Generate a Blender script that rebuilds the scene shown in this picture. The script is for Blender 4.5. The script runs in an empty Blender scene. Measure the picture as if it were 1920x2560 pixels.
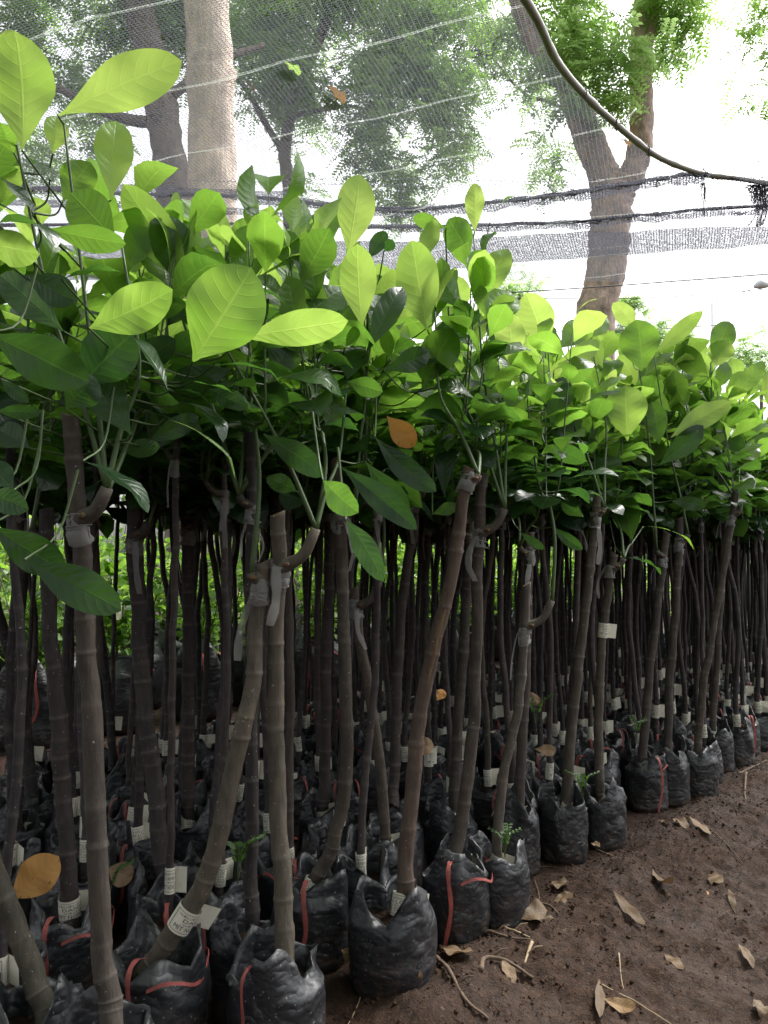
import bpy, math, random
import numpy as np
from mathutils import Vector, Matrix, noise
random.seed(7); np.random.seed(7)
S = bpy.context.scene
# ------------------------------------------------------------------ camera
F = 2009.0; CH = 0.9; PITCH = math.atan(120 / F)
cd = bpy.data.cameras.new("camera"); cam = bpy.data.objects.new("camera", cd)
S.collection.objects.link(cam); S.camera = cam
cam.location = (0, 0, CH); cam.rotation_euler = (math.pi / 2 + PITCH, 0, 0)
cd.sensor_width = 36; cd.lens = 36 * F / 2560; cd.clip_start = 0.05; cd.clip_end = 2000
# ------------------------------------------------------------------ light
SUN_EL, SUN_AZ = math.radians(56), math.radians(52)      # azimuth clockwise from +Y (ahead), sun ahead and to the right
w = bpy.data.worlds.new("World"); S.world = w; w.use_nodes = True
nt = w.node_tree; nt.nodes.clear()
out = nt.nodes.new("ShaderNodeOutputWorld"); bg = nt.nodes.new("ShaderNodeBackground")
sky = nt.nodes.new("ShaderNodeTexSky"); sky.sky_type = 'NISHITA'; sky.sun_disc = False
sky.sun_elevation = SUN_EL; sky.sun_rotation = SUN_AZ; sky.air_density = 1.0; sky.dust_density = 6.0; sky.ozone_density = 1.0
hs = nt.nodes.new("ShaderNodeHueSaturation"); hs.inputs['Saturation'].default_value = 0.16; hs.inputs['Value'].default_value = 1.15
nt.links.new(sky.outputs[0], hs.inputs['Color']); nt.links.new(hs.outputs[0], bg.inputs[0])
bg.inputs[1].default_value = 0.15; nt.links.new(bg.outputs[0], out.inputs[0])
sl = bpy.data.lights.new("sun", 'SUN'); so = bpy.data.objects.new("sun", sl); S.collection.objects.link(so)
sl.energy = 1.5; sl.angle = math.radians(12); sl.color = (1, .97, .92)
sd = Vector((math.sin(SUN_AZ) * math.cos(SUN_EL), math.cos(SUN_AZ) * math.cos(SUN_EL), math.sin(SUN_EL)))
so.rotation_euler = sd.to_track_quat('Z', 'Y').to_euler()
S.view_settings.view_transform = 'Standard'; S.view_settings.look = 'None'; S.view_settings.gamma = 1
S.view_settings.exposure = 1.25
cy = S.cycles
cy.max_bounces = 8; cy.transparent_max_bounces = 16; cy.transmission_bounces = 4; cy.diffuse_bounces = 4; cy.glossy_bounces = 2
cy.caustics_reflective = False; cy.caustics_refractive = False
# ------------------------------------------------------------------ pixel -> world helpers
def ray(px, py):
    u = (1280 - py) / F; r = (px - 960) / F
    return Vector((r, math.cos(PITCH) - u * math.sin(PITCH), math.sin(PITCH) + u * math.cos(PITCH)))
def atY(px, py, Y):
    d = ray(px, py); return Vector((0, 0, CH)) + d * (Y / d.y)
def atZ(px, py, z):
    d = ray(px, py); return Vector((0, 0, CH)) + d * ((z - CH) / d.z)
K = 1920 / 1659.0
U = Vector((1.61, 1.91, 0)).normalized(); Nn = Vector((-U.y, U.x, 0)); E0 = Vector((0.03, 1.8, 0))
def yfront(px):
    a = (px - 960) / F; t = (a * 1.8 - .03) / (1.61 - a * 1.91); return 1.8 + 1.91 * t
# ------------------------------------------------------------------ object helpers
C = S.collection
def tag(o, label=None, cat=None, group=None, kind=None):
    if label: o['label'] = label
    if cat: o['category'] = cat
    if group: o['group'] = group
    if kind: o['kind'] = kind
    return o
def link(name, me, parent=None, loc=None):
    o = bpy.data.objects.new(name, me); C.objects.link(o)
    if parent is not None: o.parent = parent
    if loc is not None: o.location = loc
    return o
def empty(name, loc=(0, 0, 0), rz=0):
    o = bpy.data.objects.new(name, None); C.objects.link(o); o.location = loc; o.rotation_euler = (0, 0, rz)
    o.empty_display_size = .05; return o
class Buf:
    def __init__(s): s.v = []; s.f = []; s.uv = []; s.t = []; s.m = []
    def add(s, vs, fs, uvs=None, tone=.5, mat=0):
        b = len(s.v); s.v.extend(vs)
        if uvs is None: uvs = [(0, .5)] * len(vs)
        s.uv.extend(uvs)
        s.t.extend([tone] * len(vs) if not isinstance(tone, list) else tone)
        for f in fs: s.f.append(tuple(i + b for i in f)); s.m.append(mat)
    def xf(s, o, M, tone=None):
        b = len(s.v); s.v.extend([tuple(M @ Vector(v)) for v in o.v]); s.uv.extend(o.uv)
        s.t.extend(o.t); s.m.extend(o.m)
        s.f.extend([tuple(i + b for i in f) for f in o.f])
    def mesh(s, name, mats, smooth=True):
        me = bpy.data.meshes.new(name); me.from_pydata([tuple(v) for v in s.v], [], s.f)
        for m in mats: me.materials.append(m)
        me.polygons.foreach_set('material_index', s.m)
        if smooth: me.polygons.foreach_set('use_smooth', [True] * len(s.f))
        li = np.zeros(len(me.loops), dtype=np.int32); me.loops.foreach_get('vertex_index', li)
        uv = np.array(s.uv, dtype=np.float32)[li]
        l = me.uv_layers.new(name='UVMap'); l.data.foreach_set('uv', uv.ravel())
        a = me.color_attributes.new('tone', 'FLOAT_COLOR', 'POINT')
        t = np.ones((len(s.v), 4), dtype=np.float32); t[:, :3] = np.array(s.t, dtype=np.float32)[:, None]
        a.data.foreach_set('color', t.ravel()); me.update(); return me
def spline(pts, n):
    P = [Vector(p) for p in pts]
    if len(P) == 2: return [P[0].lerp(P[1], i / n) for i in range(n + 1)]
    P = [P[0] * 2 - P[1]] + P + [P[-1] * 2 - P[-2]]; m = len(P) - 3; o = []
    for i in range(n + 1):
        x = i / n * m; k = min(int(x), m - 1); t = x - k; a, b, c, d = P[k:k + 4]
        o.append(.5 * ((2 * b) + (c - a) * t + (2 * a - 5 * b + 4 * c - d) * t * t + (3 * b - a - 3 * c + d) * t ** 3))
    return o
def tube(buf, pts, rad, sides=8, cap=True, mat=0, tone=.5, jit=0.0):
    pts = [Vector(p) for p in pts]; n = len(pts)
    if not hasattr(rad, '__len__'): rad = [rad] * n
    vs = []; uvs = []; prev = None; dist = 0
    for i, p in enumerate(pts):
        t = (pts[min(i + 1, n - 1)] - pts[max(i - 1, 0)])
        t = t.normalized() if t.length > 1e-9 else Vector((0, 0, 1))
        if prev is None:
            a = t.cross(Vector((0, 1, 0)));
            if a.length < .1: a = t.cross(Vector((1, 0, 0)))
        else: a = prev - t * prev.dot(t)
        a.normalize(); prev = a; b = t.cross(a)
        if i: dist += (p - pts[i - 1]).length
        for k in range(sides):
            th = 2 * math.pi * k / sides
            r = rad[i] * (1 + (jit * noise.noise(Vector((math.cos(th) * 1.5, math.sin(th) * 1.5, dist * 30))) if jit else 0))
            vs.append(p + (a * math.cos(th) + b * math.sin(th)) * r); uvs.append((k / sides, dist))
    fs = [(i * sides + k, i * sides + (k + 1) % sides, (i + 1) * sides + (k + 1) % sides, (i + 1) * sides + k) for i in range(n - 1) for k in range(sides)]
    if cap: fs += [tuple(range(sides))[::-1], tuple((n - 1) * sides + k for k in range(sides))]
    buf.add([tuple(v) for v in vs], fs, uvs, tone, mat)
# ------------------------------------------------------------------ material helpers
class NT:
    def __init__(s, name):
        s.m = bpy.data.materials.new(name); s.m.use_nodes = True; s.t = s.m.node_tree; s.t.nodes.clear()
        s.out = s.t.nodes.new('ShaderNodeOutputMaterial')
    def n(s, kind, props=None, **ins):
        x = s.t.nodes.new('ShaderNode' + kind)
        for k, v in (props or {}).items(): setattr(x, k, v)
        for k, v in ins.items():
            k = k.replace('_', ' ')
            if k.startswith('i') and k[1:].isdigit(): k = int(k[1:])
            s.set(x, k, v)
        return x
    def set(s, x, k, v):
        i = x.inputs[k]
        if isinstance(v, bpy.types.NodeSocket): s.t.links.new(v, i)
        elif isinstance(v, bpy.types.Node): s.t.links.new(v.outputs[0], i)
        elif isinstance(v, (tuple, list)) and len(v) == 3 and i.type == 'RGBA': i.default_value = (*v, 1)
        else: i.default_value = v
    def math(s, op, a, b=None, c=None, clamp=False):
        x = s.t.nodes.new('ShaderNodeMath'); x.operation = op; x.use_clamp = clamp
        for i, v in enumerate((a, b, c)):
            if v is not None: s.set(x, i, v)
        return x.outputs[0]
    def mix(s, f, a, b):
        x = s.t.nodes.new('ShaderNodeMix'); x.data_type = 'RGBA'
        s.set(x, 0, f); s.set(x, 6, a); s.set(x, 7, b); return x.outputs[2]
    def ramp(s, f, stops):
        x = s.t.nodes.new('ShaderNodeValToRGB'); s.set(x, 0, f); e = x.color_ramp.elements
        while len(e) < len(stops): e.new(.5)
        for el, (p, c) in zip(e, stops): el.position = p; el.color = (*c, 1) if len(c) == 3 else c
        return x.outputs[0]
    def noise(s, scale, vec=None, detail=4, rough=.55):
        x = s.n('TexNoise', None, Scale=scale, Detail=detail, Roughness=rough)
        if vec is not None: s.set(x, 'Vector', vec)
        return x.outputs[0]
    def bump(s, h, strength=.5, dist=.01):
        return s.n('Bump', None, Height=h, Strength=strength, Distance=dist).outputs[0]
    def coord(s, which='Object', scale=None):
        c = s.t.nodes.new('ShaderNodeTexCoord').outputs[which]
        if scale:
            mp = s.n('Mapping'); mp.inputs['Scale'].default_value = scale; s.set(mp, 'Vector', c); return mp.outputs[0]
        return c
    def done(s, sh): s.t.links.new(sh.outputs[0] if isinstance(sh, bpy.types.Node) else sh, s.out.inputs[0]); return s.m
def simple(name, col, rough=.6, spec=.4, var=.25, nscale=40, bump=0, bscale=80, transl=0):
    a = NT(name); c = a.coord(); nz = a.noise(nscale, c)
    col2 = a.mix(nz, tuple(x * (1 - var) for x in col), tuple(min(1, x * (1 + var)) for x in col))
    p = a.n('BsdfPrincipled', None, Base_Color=col2, Roughness=rough)
    p.inputs['Specular IOR Level'].default_value = spec
    if bump: a.set(p, 'Normal', a.bump(a.noise(bscale, c), bump, .003))
    if transl:
        t = a.n('BsdfTranslucent', None, Color=col2); x = a.n('MixShader', None, Fac=transl); a.set(x, 1, p); a.set(x, 2, t); return a.done(x)
    return a.done(p)
def leaf_material(name, cols, tcols, transl=.5, rough=.27, veins=True, spots=False):
    a = NT(name); at = a.n('Attribute', {'attribute_name': 'tone'}).outputs['Fac']
    uv = a.n('UVMap'); sp = a.n('SeparateXYZ', None, i0=uv); u, v = sp.outputs[0], sp.outputs[1]
    obj = a.coord()
    nz = a.noise(14, obj, 3)
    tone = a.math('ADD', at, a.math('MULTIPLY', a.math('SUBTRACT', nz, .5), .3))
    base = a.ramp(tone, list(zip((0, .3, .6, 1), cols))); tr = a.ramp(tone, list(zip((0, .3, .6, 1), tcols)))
    rn = None
    if veins:
        av = a.math('MULTIPLY', a.math('ABSOLUTE', a.math('SUBTRACT', v, .5)), 2)
        mid = a.math('SUBTRACT', 1, a.math('MULTIPLY', av, 16), clamp=True)
        ph = a.math('MULTIPLY', a.math('SUBTRACT', u, a.math('MULTIPLY', a.math('POWER', av, 1.4), .17)), 9.0)
        fr = a.math('ABSOLUTE', a.math('SUBTRACT', a.math('FRACT', ph), .5))
        lat = a.math('SUBTRACT', 1, a.math('MULTIPLY', fr, 13), clamp=True)
        lat = a.math('MULTIPLY', lat, a.math('SUBTRACT', 1.0, a.math('POWER', av, 3), clamp=True))
        ve = a.math('MAXIMUM', mid, a.math('MULTIPLY', lat, .55), clamp=True)
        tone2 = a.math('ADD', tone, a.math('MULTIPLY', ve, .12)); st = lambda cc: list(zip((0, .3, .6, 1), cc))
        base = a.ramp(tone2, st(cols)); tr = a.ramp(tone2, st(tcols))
        h = a.math('ADD', a.math('MULTIPLY', ve, -.5), a.math('MULTIPLY', a.math('COSINE', a.math('MULTIPLY', ph, 6.283)), .10))
        h = a.math('ADD', h, a.math('MULTIPLY', a.noise(60, obj, 3), .3))
        rn = a.bump(h, .34, .003)
    if not spots and veins: base = a.mix(a.math('MULTIPLY', a.math('GREATER_THAN', a.noise(75, obj, 2), .735), .7), base, (.10, .07, .02))
    if spots:
        sn = a.noise(90, obj, 2); base = a.mix(a.math('GREATER_THAN', sn, .68), base, (.12, .05, .015))
    p = a.n('BsdfPrincipled', None, Base_Color=base, Roughness=rough); p.inputs['Specular IOR Level'].default_value = .5
    t = a.n('BsdfTranslucent', None, Color=tr)
    if rn is not None: a.set(p, 'Normal', rn); a.set(t, 'Normal', rn)
    x = a.n('MixShader', None, Fac=transl); a.set(x, 1, p); a.set(x, 2, t); return a.done(x)
M = {}
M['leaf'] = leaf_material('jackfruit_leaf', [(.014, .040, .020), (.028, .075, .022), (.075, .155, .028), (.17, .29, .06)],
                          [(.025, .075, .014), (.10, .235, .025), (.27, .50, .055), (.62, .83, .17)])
M['dead'] = leaf_material('dead_leaf', [(.10, .065, .035), (.20, .13, .07), (.34, .20, .06), (.46, .21, .05)],
                          [(.1, .06, .03), (.2, .12, .05), (.4, .2, .04), (.6, .3, .03)], .2, .7, True, True)
M['tree_leaf'] = leaf_material('tree_leaf', [(.03, .06, .015), (.06, .12, .025), (.13, .22, .04), (.25, .36, .10)],
                               [(.06, .14, .015), (.15, .32, .03), (.34, .6, .08), (.55, .8, .28)], .45, .5, False)
M['shrub_leaf'] = leaf_material('shrub_leaf', [(.03, .08, .012), (.06, .14, .02), (.12, .24, .03), (.25, .4, .07)],
                                [(.08, .2, .01), (.2, .42, .03), (.4, .7, .08), (.65, .88, .22)], .5, .4, False)
def bark_mat(name, use_obj=True, col=(.07, .055, .045), zs=.25, sc=70, contrast=.5):
    a = NT(name); c = a.coord('Object'); mp = a.n('Mapping'); mp.inputs['Scale'].default_value = (1, 1, zs); a.set(mp, 'Vector', c)
    n1 = a.noise(sc, mp.outputs[0], 6, .65); n2 = a.noise(9, c, 3); n3 = a.noise(160, c, 2)
    base = a.t.nodes.new('ShaderNodeObjectInfo').outputs['Color'] if use_obj else None
    f = a.math('ADD', a.math('MULTIPLY', a.math('SUBTRACT', n1, .5), 1.6 * contrast), a.math('MULTIPLY', a.math('SUBTRACT', n2, .5), .9), )
    f = a.math('ADD', f, .5, clamp=True)
    hi = a.n('Mix', {'data_type': 'RGBA', 'blend_type': 'MULTIPLY'}); hi.inputs[0].default_value = 1
    if use_obj: a.set(hi, 6, base)
    else: a.set(hi, 6, col)
    a.set(hi, 7, a.ramp(f, [(0, (.45, .45, .47)), (.5, (1, 1, 1)), (1, (1.6, 1.5, 1.35))]))
    ring = a.n('Attribute', {'attribute_name': 'tone'}).outputs['Fac'] if use_obj else 0.0
    lich = a.math('MULTIPLY', a.math('SUBTRACT', a.noise(22, c, 5, .7), .54), 5, clamp=True)
    cc = a.mix(a.math('MULTIPLY', lich, .35), hi.outputs[2], (.13, .125, .10) if use_obj else (.3, .28, .25))
    cc = a.mix(a.math('MULTIPLY', ring, .22), cc, (.20, .18, .155))
    cc = a.mix(a.math('GREATER_THAN', n3, .72), cc, (.30, .28, .25))
    p = a.n('BsdfPrincipled', None, Base_Color=cc, Roughness=.75); p.inputs['Specular IOR Level'].default_value = .3
    a.set(p, 'Normal', a.bump(n1, .8, .004 if use_obj else .05)); return a.done(p)
M['bark'] = bark_mat('sapling_bark', contrast=.85)
M['tree_bark'] = bark_mat('tree_bark', False, (.20, .165, .145), .35, 14, .9)
M['pale_bark'] = bark_mat('pale_bark', False, (.46, .35, .30), .5, 13, 1.3)
M['palm_bark'] = bark_mat('palm_bark', False, (.86, .70, .60), .12, 30, .4)
M['wound'] = simple('cut_wood', (.13, .085, .05), .8, .2, .5, 120, .6, 200)
M['green_stem'] = simple('green_stem', (.05, .085, .025), .5, .4, .3, 30)
def bag_mat():
    a = NT('black_poly_bag'); c = a.coord(); oi = a.t.nodes.new('ShaderNodeObjectInfo').outputs['Random']
    off = a.n('Combine'+'XYZ', None, X=a.math('MULTIPLY', oi, 37), Y=a.math('MULTIPLY', oi, 11), Z=0.0)
    va = a.n('VectorMath', {'operation': 'ADD'}); a.set(va, 0, c); a.set(va, 1, off.outputs[0]); c2 = va.outputs[0]
    z = a.n('SeparateXYZ', None, i0=c).outputs[2]
    col = a.mix(a.noise(12, c2, 5), (.006, .0065, .008), (.024, .026, .030))
    dust = a.math('MULTIPLY', a.math('MULTIPLY', a.math('SUBTRACT', a.noise(30, c2, 6, .75), .47), 6, clamp=True), a.math('SUBTRACT', 1, a.math('MULTIPLY', z, 8), clamp=True))
    col = a.mix(a.math('MULTIPLY', dust, .7), col, (.09, .055, .035))
    vor = a.n('TexVoronoi', None, Vector=c2, Scale=95.0); dots = a.math('LESS_THAN', vor.outputs['Distance'], a.math('MULTIPLY', a.noise(15, c2, 2), .23))
    col = a.mix(a.math('MULTIPLY', dots, .75), col, (.22, .22, .21))
    rough = a.math('ADD', a.math('MULTIPLY', a.noise(25, c2, 4), .4), .24)
    p = a.n('BsdfPrincipled', None, Base_Color=col, Roughness=rough); p.inputs['Specular IOR Level'].default_value = .6
    mp = a.n('Mapping'); mp.inputs['Scale'].default_value = (1, 1, 1.7); a.set(mp, 'Vector', c2)
    rdg = lambda sc, v: a.math('ABSOLUTE', a.math('SUBTRACT', a.noise(sc, v, 1, .4), .5))
    h = a.math('ADD', rdg(11, c2), a.math('ADD', a.math('MULTIPLY', rdg(24, mp.outputs[0]), .5), a.math('MULTIPLY', rdg(60, c2), .16)))
    a.set(p, 'Normal', a.bump(h, .5, .03)); return a.done(p)
M['bag'] = bag_mat()
def soil_mat():
    a = NT('damp_soil'); c = a.coord('Object')
    n1 = a.noise(3.5, c, 6, .6); n2 = a.noise(38, c, 6, .7); n3 = a.noise(140, c, 4, .7)
    col = a.ramp(n2, [(.3, (.012, .0055, .003)), (.5, (.031, .0155, .0085)), (.72, (.064, .034, .020))])
    wet = a.math('MULTIPLY', a.math('SUBTRACT', n1, .42), 3, clamp=True)
    col = a.mix(a.math('MULTIPLY', wet, .45), col, (.046, .027, .018))
    col = a.mix(a.math('GREATER_THAN', a.noise(75, c, 2), .70), col, (.09, .06, .042))
    p = a.n('BsdfPrincipled', None, Base_Color=col, Roughness=a.math('SUBTRACT', .85, a.math('MULTIPLY', wet, .33)))
    p.inputs['Specular IOR Level'].default_value = .25
    h = a.math('ADD', a.math('MULTIPLY', n2, .8), a.math('MULTIPLY', n3, .35))
    a.set(p, 'Normal', a.bump(h, .7, .03)); return a.done(p)
M['soil'] = soil_mat()
M['clod'] = simple('soil_clod', (.042, .022, .0125), .9, .2, .4, 90, .8, 300)
M['paper'] = simple('label_paper', (.70, .67, .56), .7, .3, .18, 50, .2, 60, .15)
M['ink'] = simple('label_ink', (.05, .05, .06), .6, .3, .1)
M['ribbon'] = simple('pink_ribbon', (.30, .075, .065), .55, .4, .6, 45, .4, 120, .2)
def tape_mat():
    a = NT('clear_tape'); c = a.coord(); n = a.noise(50, c, 4)
    p = a.n('BsdfPrincipled', None, Base_Color=a.mix(n, (.24, .235, .23), (.46, .455, .44)), Roughness=.3)
    t = a.n('BsdfTranslucent', None, Color=(.45, .45, .43)); x = a.n('MixShader', None, Fac=.4); a.set(x, 1, p); a.set(x, 2, t)
    tr = a.n('BsdfTransparent'); y = a.n('MixShader', None, Fac=a.math('ADD', a.math('MULTIPLY', n, .5), .14)); a.set(y, 1, x); a.set(y, 2, tr)
    return a.done(y)
M['tape'] = tape_mat()
M['bamboo'] = simple('bamboo_pole', (.26, .25, .22), .45, .5, .35, 25)
M['wire'] = simple('wire', (.05, .05, .055), .5, .5, .1)
M['white_tie'] = simple('white_tie', (.7, .7, .68), .5, .4, .1)
M['metal'] = simple('grey_metal', (.75, .76, .78), .5, .5, .1)
def net_mat(name, cover, row, crossp, band=0.25):
    a = NT(name); c = a.coord('Object'); mp = a.n('Mapping'); mp.inputs['Rotation'].default_value = (0, 0, math.radians(20)); a.set(mp, 'Vector', c)
    dn = a.n('TexNoise', None, Scale=2.2, Detail=3.0, Vector=c); wv = a.n('VectorMath', {'operation': 'MULTIPLY_ADD'})
    a.set(wv, 0, dn.outputs[1]); wv.inputs[1].default_value = (.006, .006, 0); a.set(wv, 2, mp.outputs[0])
    s = a.n('SeparateXYZ', None, i0=wv.outputs[0]); x, y = s.outputs[0], s.outputs[1]
    zig = a.math('MULTIPLY', a.math('PINGPONG', x, crossp / 2), 1.0)
    yy = a.math('ADD', y, a.math('MULTIPLY', zig, .55))
    fr = a.math('FRACT', a.math('DIVIDE', yy, row)); ln = a.math('LESS_THAN', fr, cover)
    fx = a.math('FRACT', a.math('DIVIDE', x, crossp)); lx = a.math('LESS_THAN', fx, cover * .45)
    al = a.math('MAXIMUM', ln, lx)
    brk = a.math('GREATER_THAN', a.noise(120, c, 1), .36)
    al = a.math('MULTIPLY', al, brk)
    seam = a.math('LESS_THAN', a.math('FRACT', a.math('DIVIDE', a.math('ADD', y, .07), .36)), .03)
    al = a.math('MAXIMUM', al, a.math('MULTIPLY', seam, .2))
    p = a.n('BsdfDiffuse', None, Color=a.mix(seam, (.07, .07, .085), (.2, .21, .21))); t = a.n('BsdfTranslucent', None, Color=a.mix(seam, (.14, .14, .17), (.42, .44, .44)))
    m = a.n('MixShader', None, Fac=.5); a.set(m, 1, p); a.set(m, 2, t)
    tr = a.n('BsdfTransparent'); z = a.n('MixShader', None, Fac=al); a.set(z, 1, tr); a.set(z, 2, m); return a.done(z)
M['net'] = net_mat('shade_net', .31, .0085, .014)
M['net2'] = net_mat('shade_net_dense', .66, .0075, .011)

# ------------------------------------------------------------------ leaf geometry
def leaf_geo(L, W, droop=.5, fold=.25, wave=.1, phase=0, nl=7, nw=4, q=1.2, side=0.0):
    vs = []; uvs = []; x = z = ys = 0; 
    for i in range(nl + 1):
        t = i / nl; sn_ = max(0, math.sin(math.pi * min(1, t) ** q)); hw = W / 2 * (sn_ ** (1.02 if t ** q < .5 else .60))
        if t > .93: hw *= .8
        if i in (0,): hw = W * .012
        if i == nl: hw = 0
        th = -droop * (t - .25) - (.5 * droop if t > .8 else 0)
        if i: x += L / nl * math.cos(th); z += L / nl * math.sin(th); ys += side * L / nl * (t - .4)
        for j in range(nw + 1):
            v = j / nw * 2 - 1; y = v * hw
            zz = z + abs(y) * fold * (1 - .3 * abs(v)) + wave * hw * abs(v) * math.sin(6.283 * 2.3 * t + phase + (1.7 if v > 0 else 0))
            vs.append((x - zz * 0, y + ys, zz)); uvs.append((t, (v + 1) / 2))
    fs = [(i * (nw + 1) + j, (i + 1) * (nw + 1) + j, (i + 1) * (nw + 1) + j + 1, i * (nw + 1) + j + 1) for i in range(nl) for j in range(nw)]
    return vs, fs, uvs
def frame(xd, zd):
    x = Vector(xd).normalized(); z = Vector(zd); z = (z - x * z.dot(x)).normalized(); y = z.cross(x)
    return Matrix((x, y, z)).transposed()
def add_leaf(buf, base, xd, zd, L, W, tone, rnd=random, nl=7, nw=4, mat=0, **kw):
    vs, fs, uvs = leaf_geo(L, W, phase=rnd.uniform(0, 6), nl=nl, nw=nw, **kw); R = frame(xd, zd); b = Vector(base)
    buf.add([tuple(R @ Vector(v) + b) for v in vs], fs, uvs, tone, mat)
# generic shoot foliage: local origin = union point, grows up
def make_foliage(seed, nshoots=2, nleaf=13, H=.5, lsize=.14, res=(6, 4)):
    rnd = random.Random(seed); buf = Buf()
    for s in range(nshoots):
        az = rnd.uniform(0, 6.28); lean = rnd.uniform(.02, .14); h = H * rnd.uniform(.7, 1.1)
        P = [Vector((0, 0, 0)), Vector((math.cos(az) * .035, math.sin(az) * .035, .04)), Vector((math.cos(az) * lean * .7, math.sin(az) * lean * .7, h * .5)), Vector((math.cos(az) * lean, math.sin(az) * lean, h))]
        pts = spline(P, 10); tube(buf, pts, [.0048 - .0030 * i / 10 for i in range(11)], 5, True, 1)
        ga = rnd.uniform(0, 6)
        for k in range(nleaf):
            t = .12 + .88 * (k / (nleaf - 1)) ** .85; p = pts[min(10, int(t * 10))].lerp(pts[min(10, int(t * 10) + 1)], t * 10 - int(t * 10))
            ga += 2.4 + rnd.uniform(-.4, .4); el = -.15 + 1.25 * t ** 1.5 + rnd.uniform(-.35, .35)
            d = Vector((math.cos(ga) * math.cos(el), math.sin(ga) * math.cos(el), math.sin(el)))
            pl = rnd.uniform(.02, .035); pb = p + d * pl + Vector((0, 0, .006))
            tube(buf, [p, p.lerp(pb, .6) + Vector((0, 0, -.002)), pb], [.0017, .0013, .0011], 4, False, 1)
            L = lsize * rnd.uniform(.7, 1.25) * (1 - .3 * (k == nleaf - 1)) * (.8 if k < 2 else 1)
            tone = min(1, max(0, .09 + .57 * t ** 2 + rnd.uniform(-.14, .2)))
            up = Vector((rnd.uniform(-.7, .7), rnd.uniform(-.7, .7), 1)) if el < .8 else Vector((rnd.uniform(-1, 1), rnd.uniform(-1, 1), .2))
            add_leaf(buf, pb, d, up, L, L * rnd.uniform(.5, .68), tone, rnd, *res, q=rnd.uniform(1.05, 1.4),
                     droop=rnd.uniform(.1, 1.1), fold=rnd.uniform(.05, .4), wave=rnd.uniform(.03, .16), side=rnd.uniform(-.3, .3))
    return buf
# ------------------------------------------------------------------ sapling parts
def trunk_buf(pts, r0, r1, seed, sides=10, nodes=True):
    rnd = random.Random(seed); L = sum((Vector(pts[i + 1]) - Vector(pts[i])).length for i in range(len(pts) - 1))
    n = max(24, int(L / (.0035 if sides > 10 else .006))); P = spline(pts, n); R = []
    TN = []; nxt = rnd.uniform(.03, .06); rings = []
    while nxt < L: rings.append(nxt); nxt += rnd.choice((rnd.uniform(.022, .05), rnd.uniform(.05, .12)))
    for i, p in enumerate(P):
        d = L * i / n; r = r0 + (r1 - r0) * (i / n) ** .8
        r *= 1 + .12 * math.exp(-d / .02); tn = 0
        for gi, g in enumerate(rings):
            e = d - g; am = .35 + .9 * ((gi * 7919 + seed * 31) % 97) / 97
            if abs(e) < .02: r += am * r0 * (.085 * math.exp(-(e / .0026) ** 2) + .02 * math.exp(-(e / .012) ** 2)); tn = max(tn, am * math.exp(-(e / .003) ** 2))
        R.append(r * (1 + .04 * noise.noise(Vector((seed, 0, d * 18))))); TN.append(tn)
    wob = [p + Vector((noise.noise(Vector((seed * 3.1, L * i / n * 12, 0))), noise.noise(Vector((seed * 1.7, 9, L * i / n * 12))), 0)) * .005 * min(1, i / 5) for i, p in enumerate(P)]
    b = Buf(); tube(b, wob, R, sides, False, 0, jit=.10); b.t = [TN[i // sides] for i in range(len(b.v))]
    # top cut: bevel slant
    t = (wob[-1] - wob[-2]).normalized(); tl = len(b.v) - sides; sl = rnd.uniform(-.8, .8)
    for k in range(sides):
        v = Vector(b.v[tl + k]); off = (v - wob[-1]).x; b.v[tl + k] = tuple(v + t * off * sl)
    b.f.append(tuple(tl + k for k in range(sides))); b.m.append(1)
    return b, wob, R
def knob_branch(b, p, d, r, length, seed, up=.6):
    # swollen union, short branch stub with a pale cut end
    rnd = random.Random(seed); d = Vector(d); d.z = 0; d.normalize()
    q = [p - d * r * .3 - Vector((0, 0, r * .8)), p + d * r * .9, p + d * (r * 1.0 + length * .45) + Vector((0, 0, length * .25 * up)), p + d * (r + length * .8) + Vector((0, 0, length * up))]
    tube(b, spline(q, 8), [r * .9, r * 1.12, r * 1.08, r * .98, r * .9, r * .82, r * .8, r * .76, r * .7], 9, True, 0, jit=.25)
    e = p + d * r * .5 + Vector((0, -r * .5, -r * .1)); tube(b, [e, e + (d + Vector((0, -1.2, .2))) * r * .9], [r * .36, r * .3], 7, True, 1)
    return q[-1]
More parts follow.
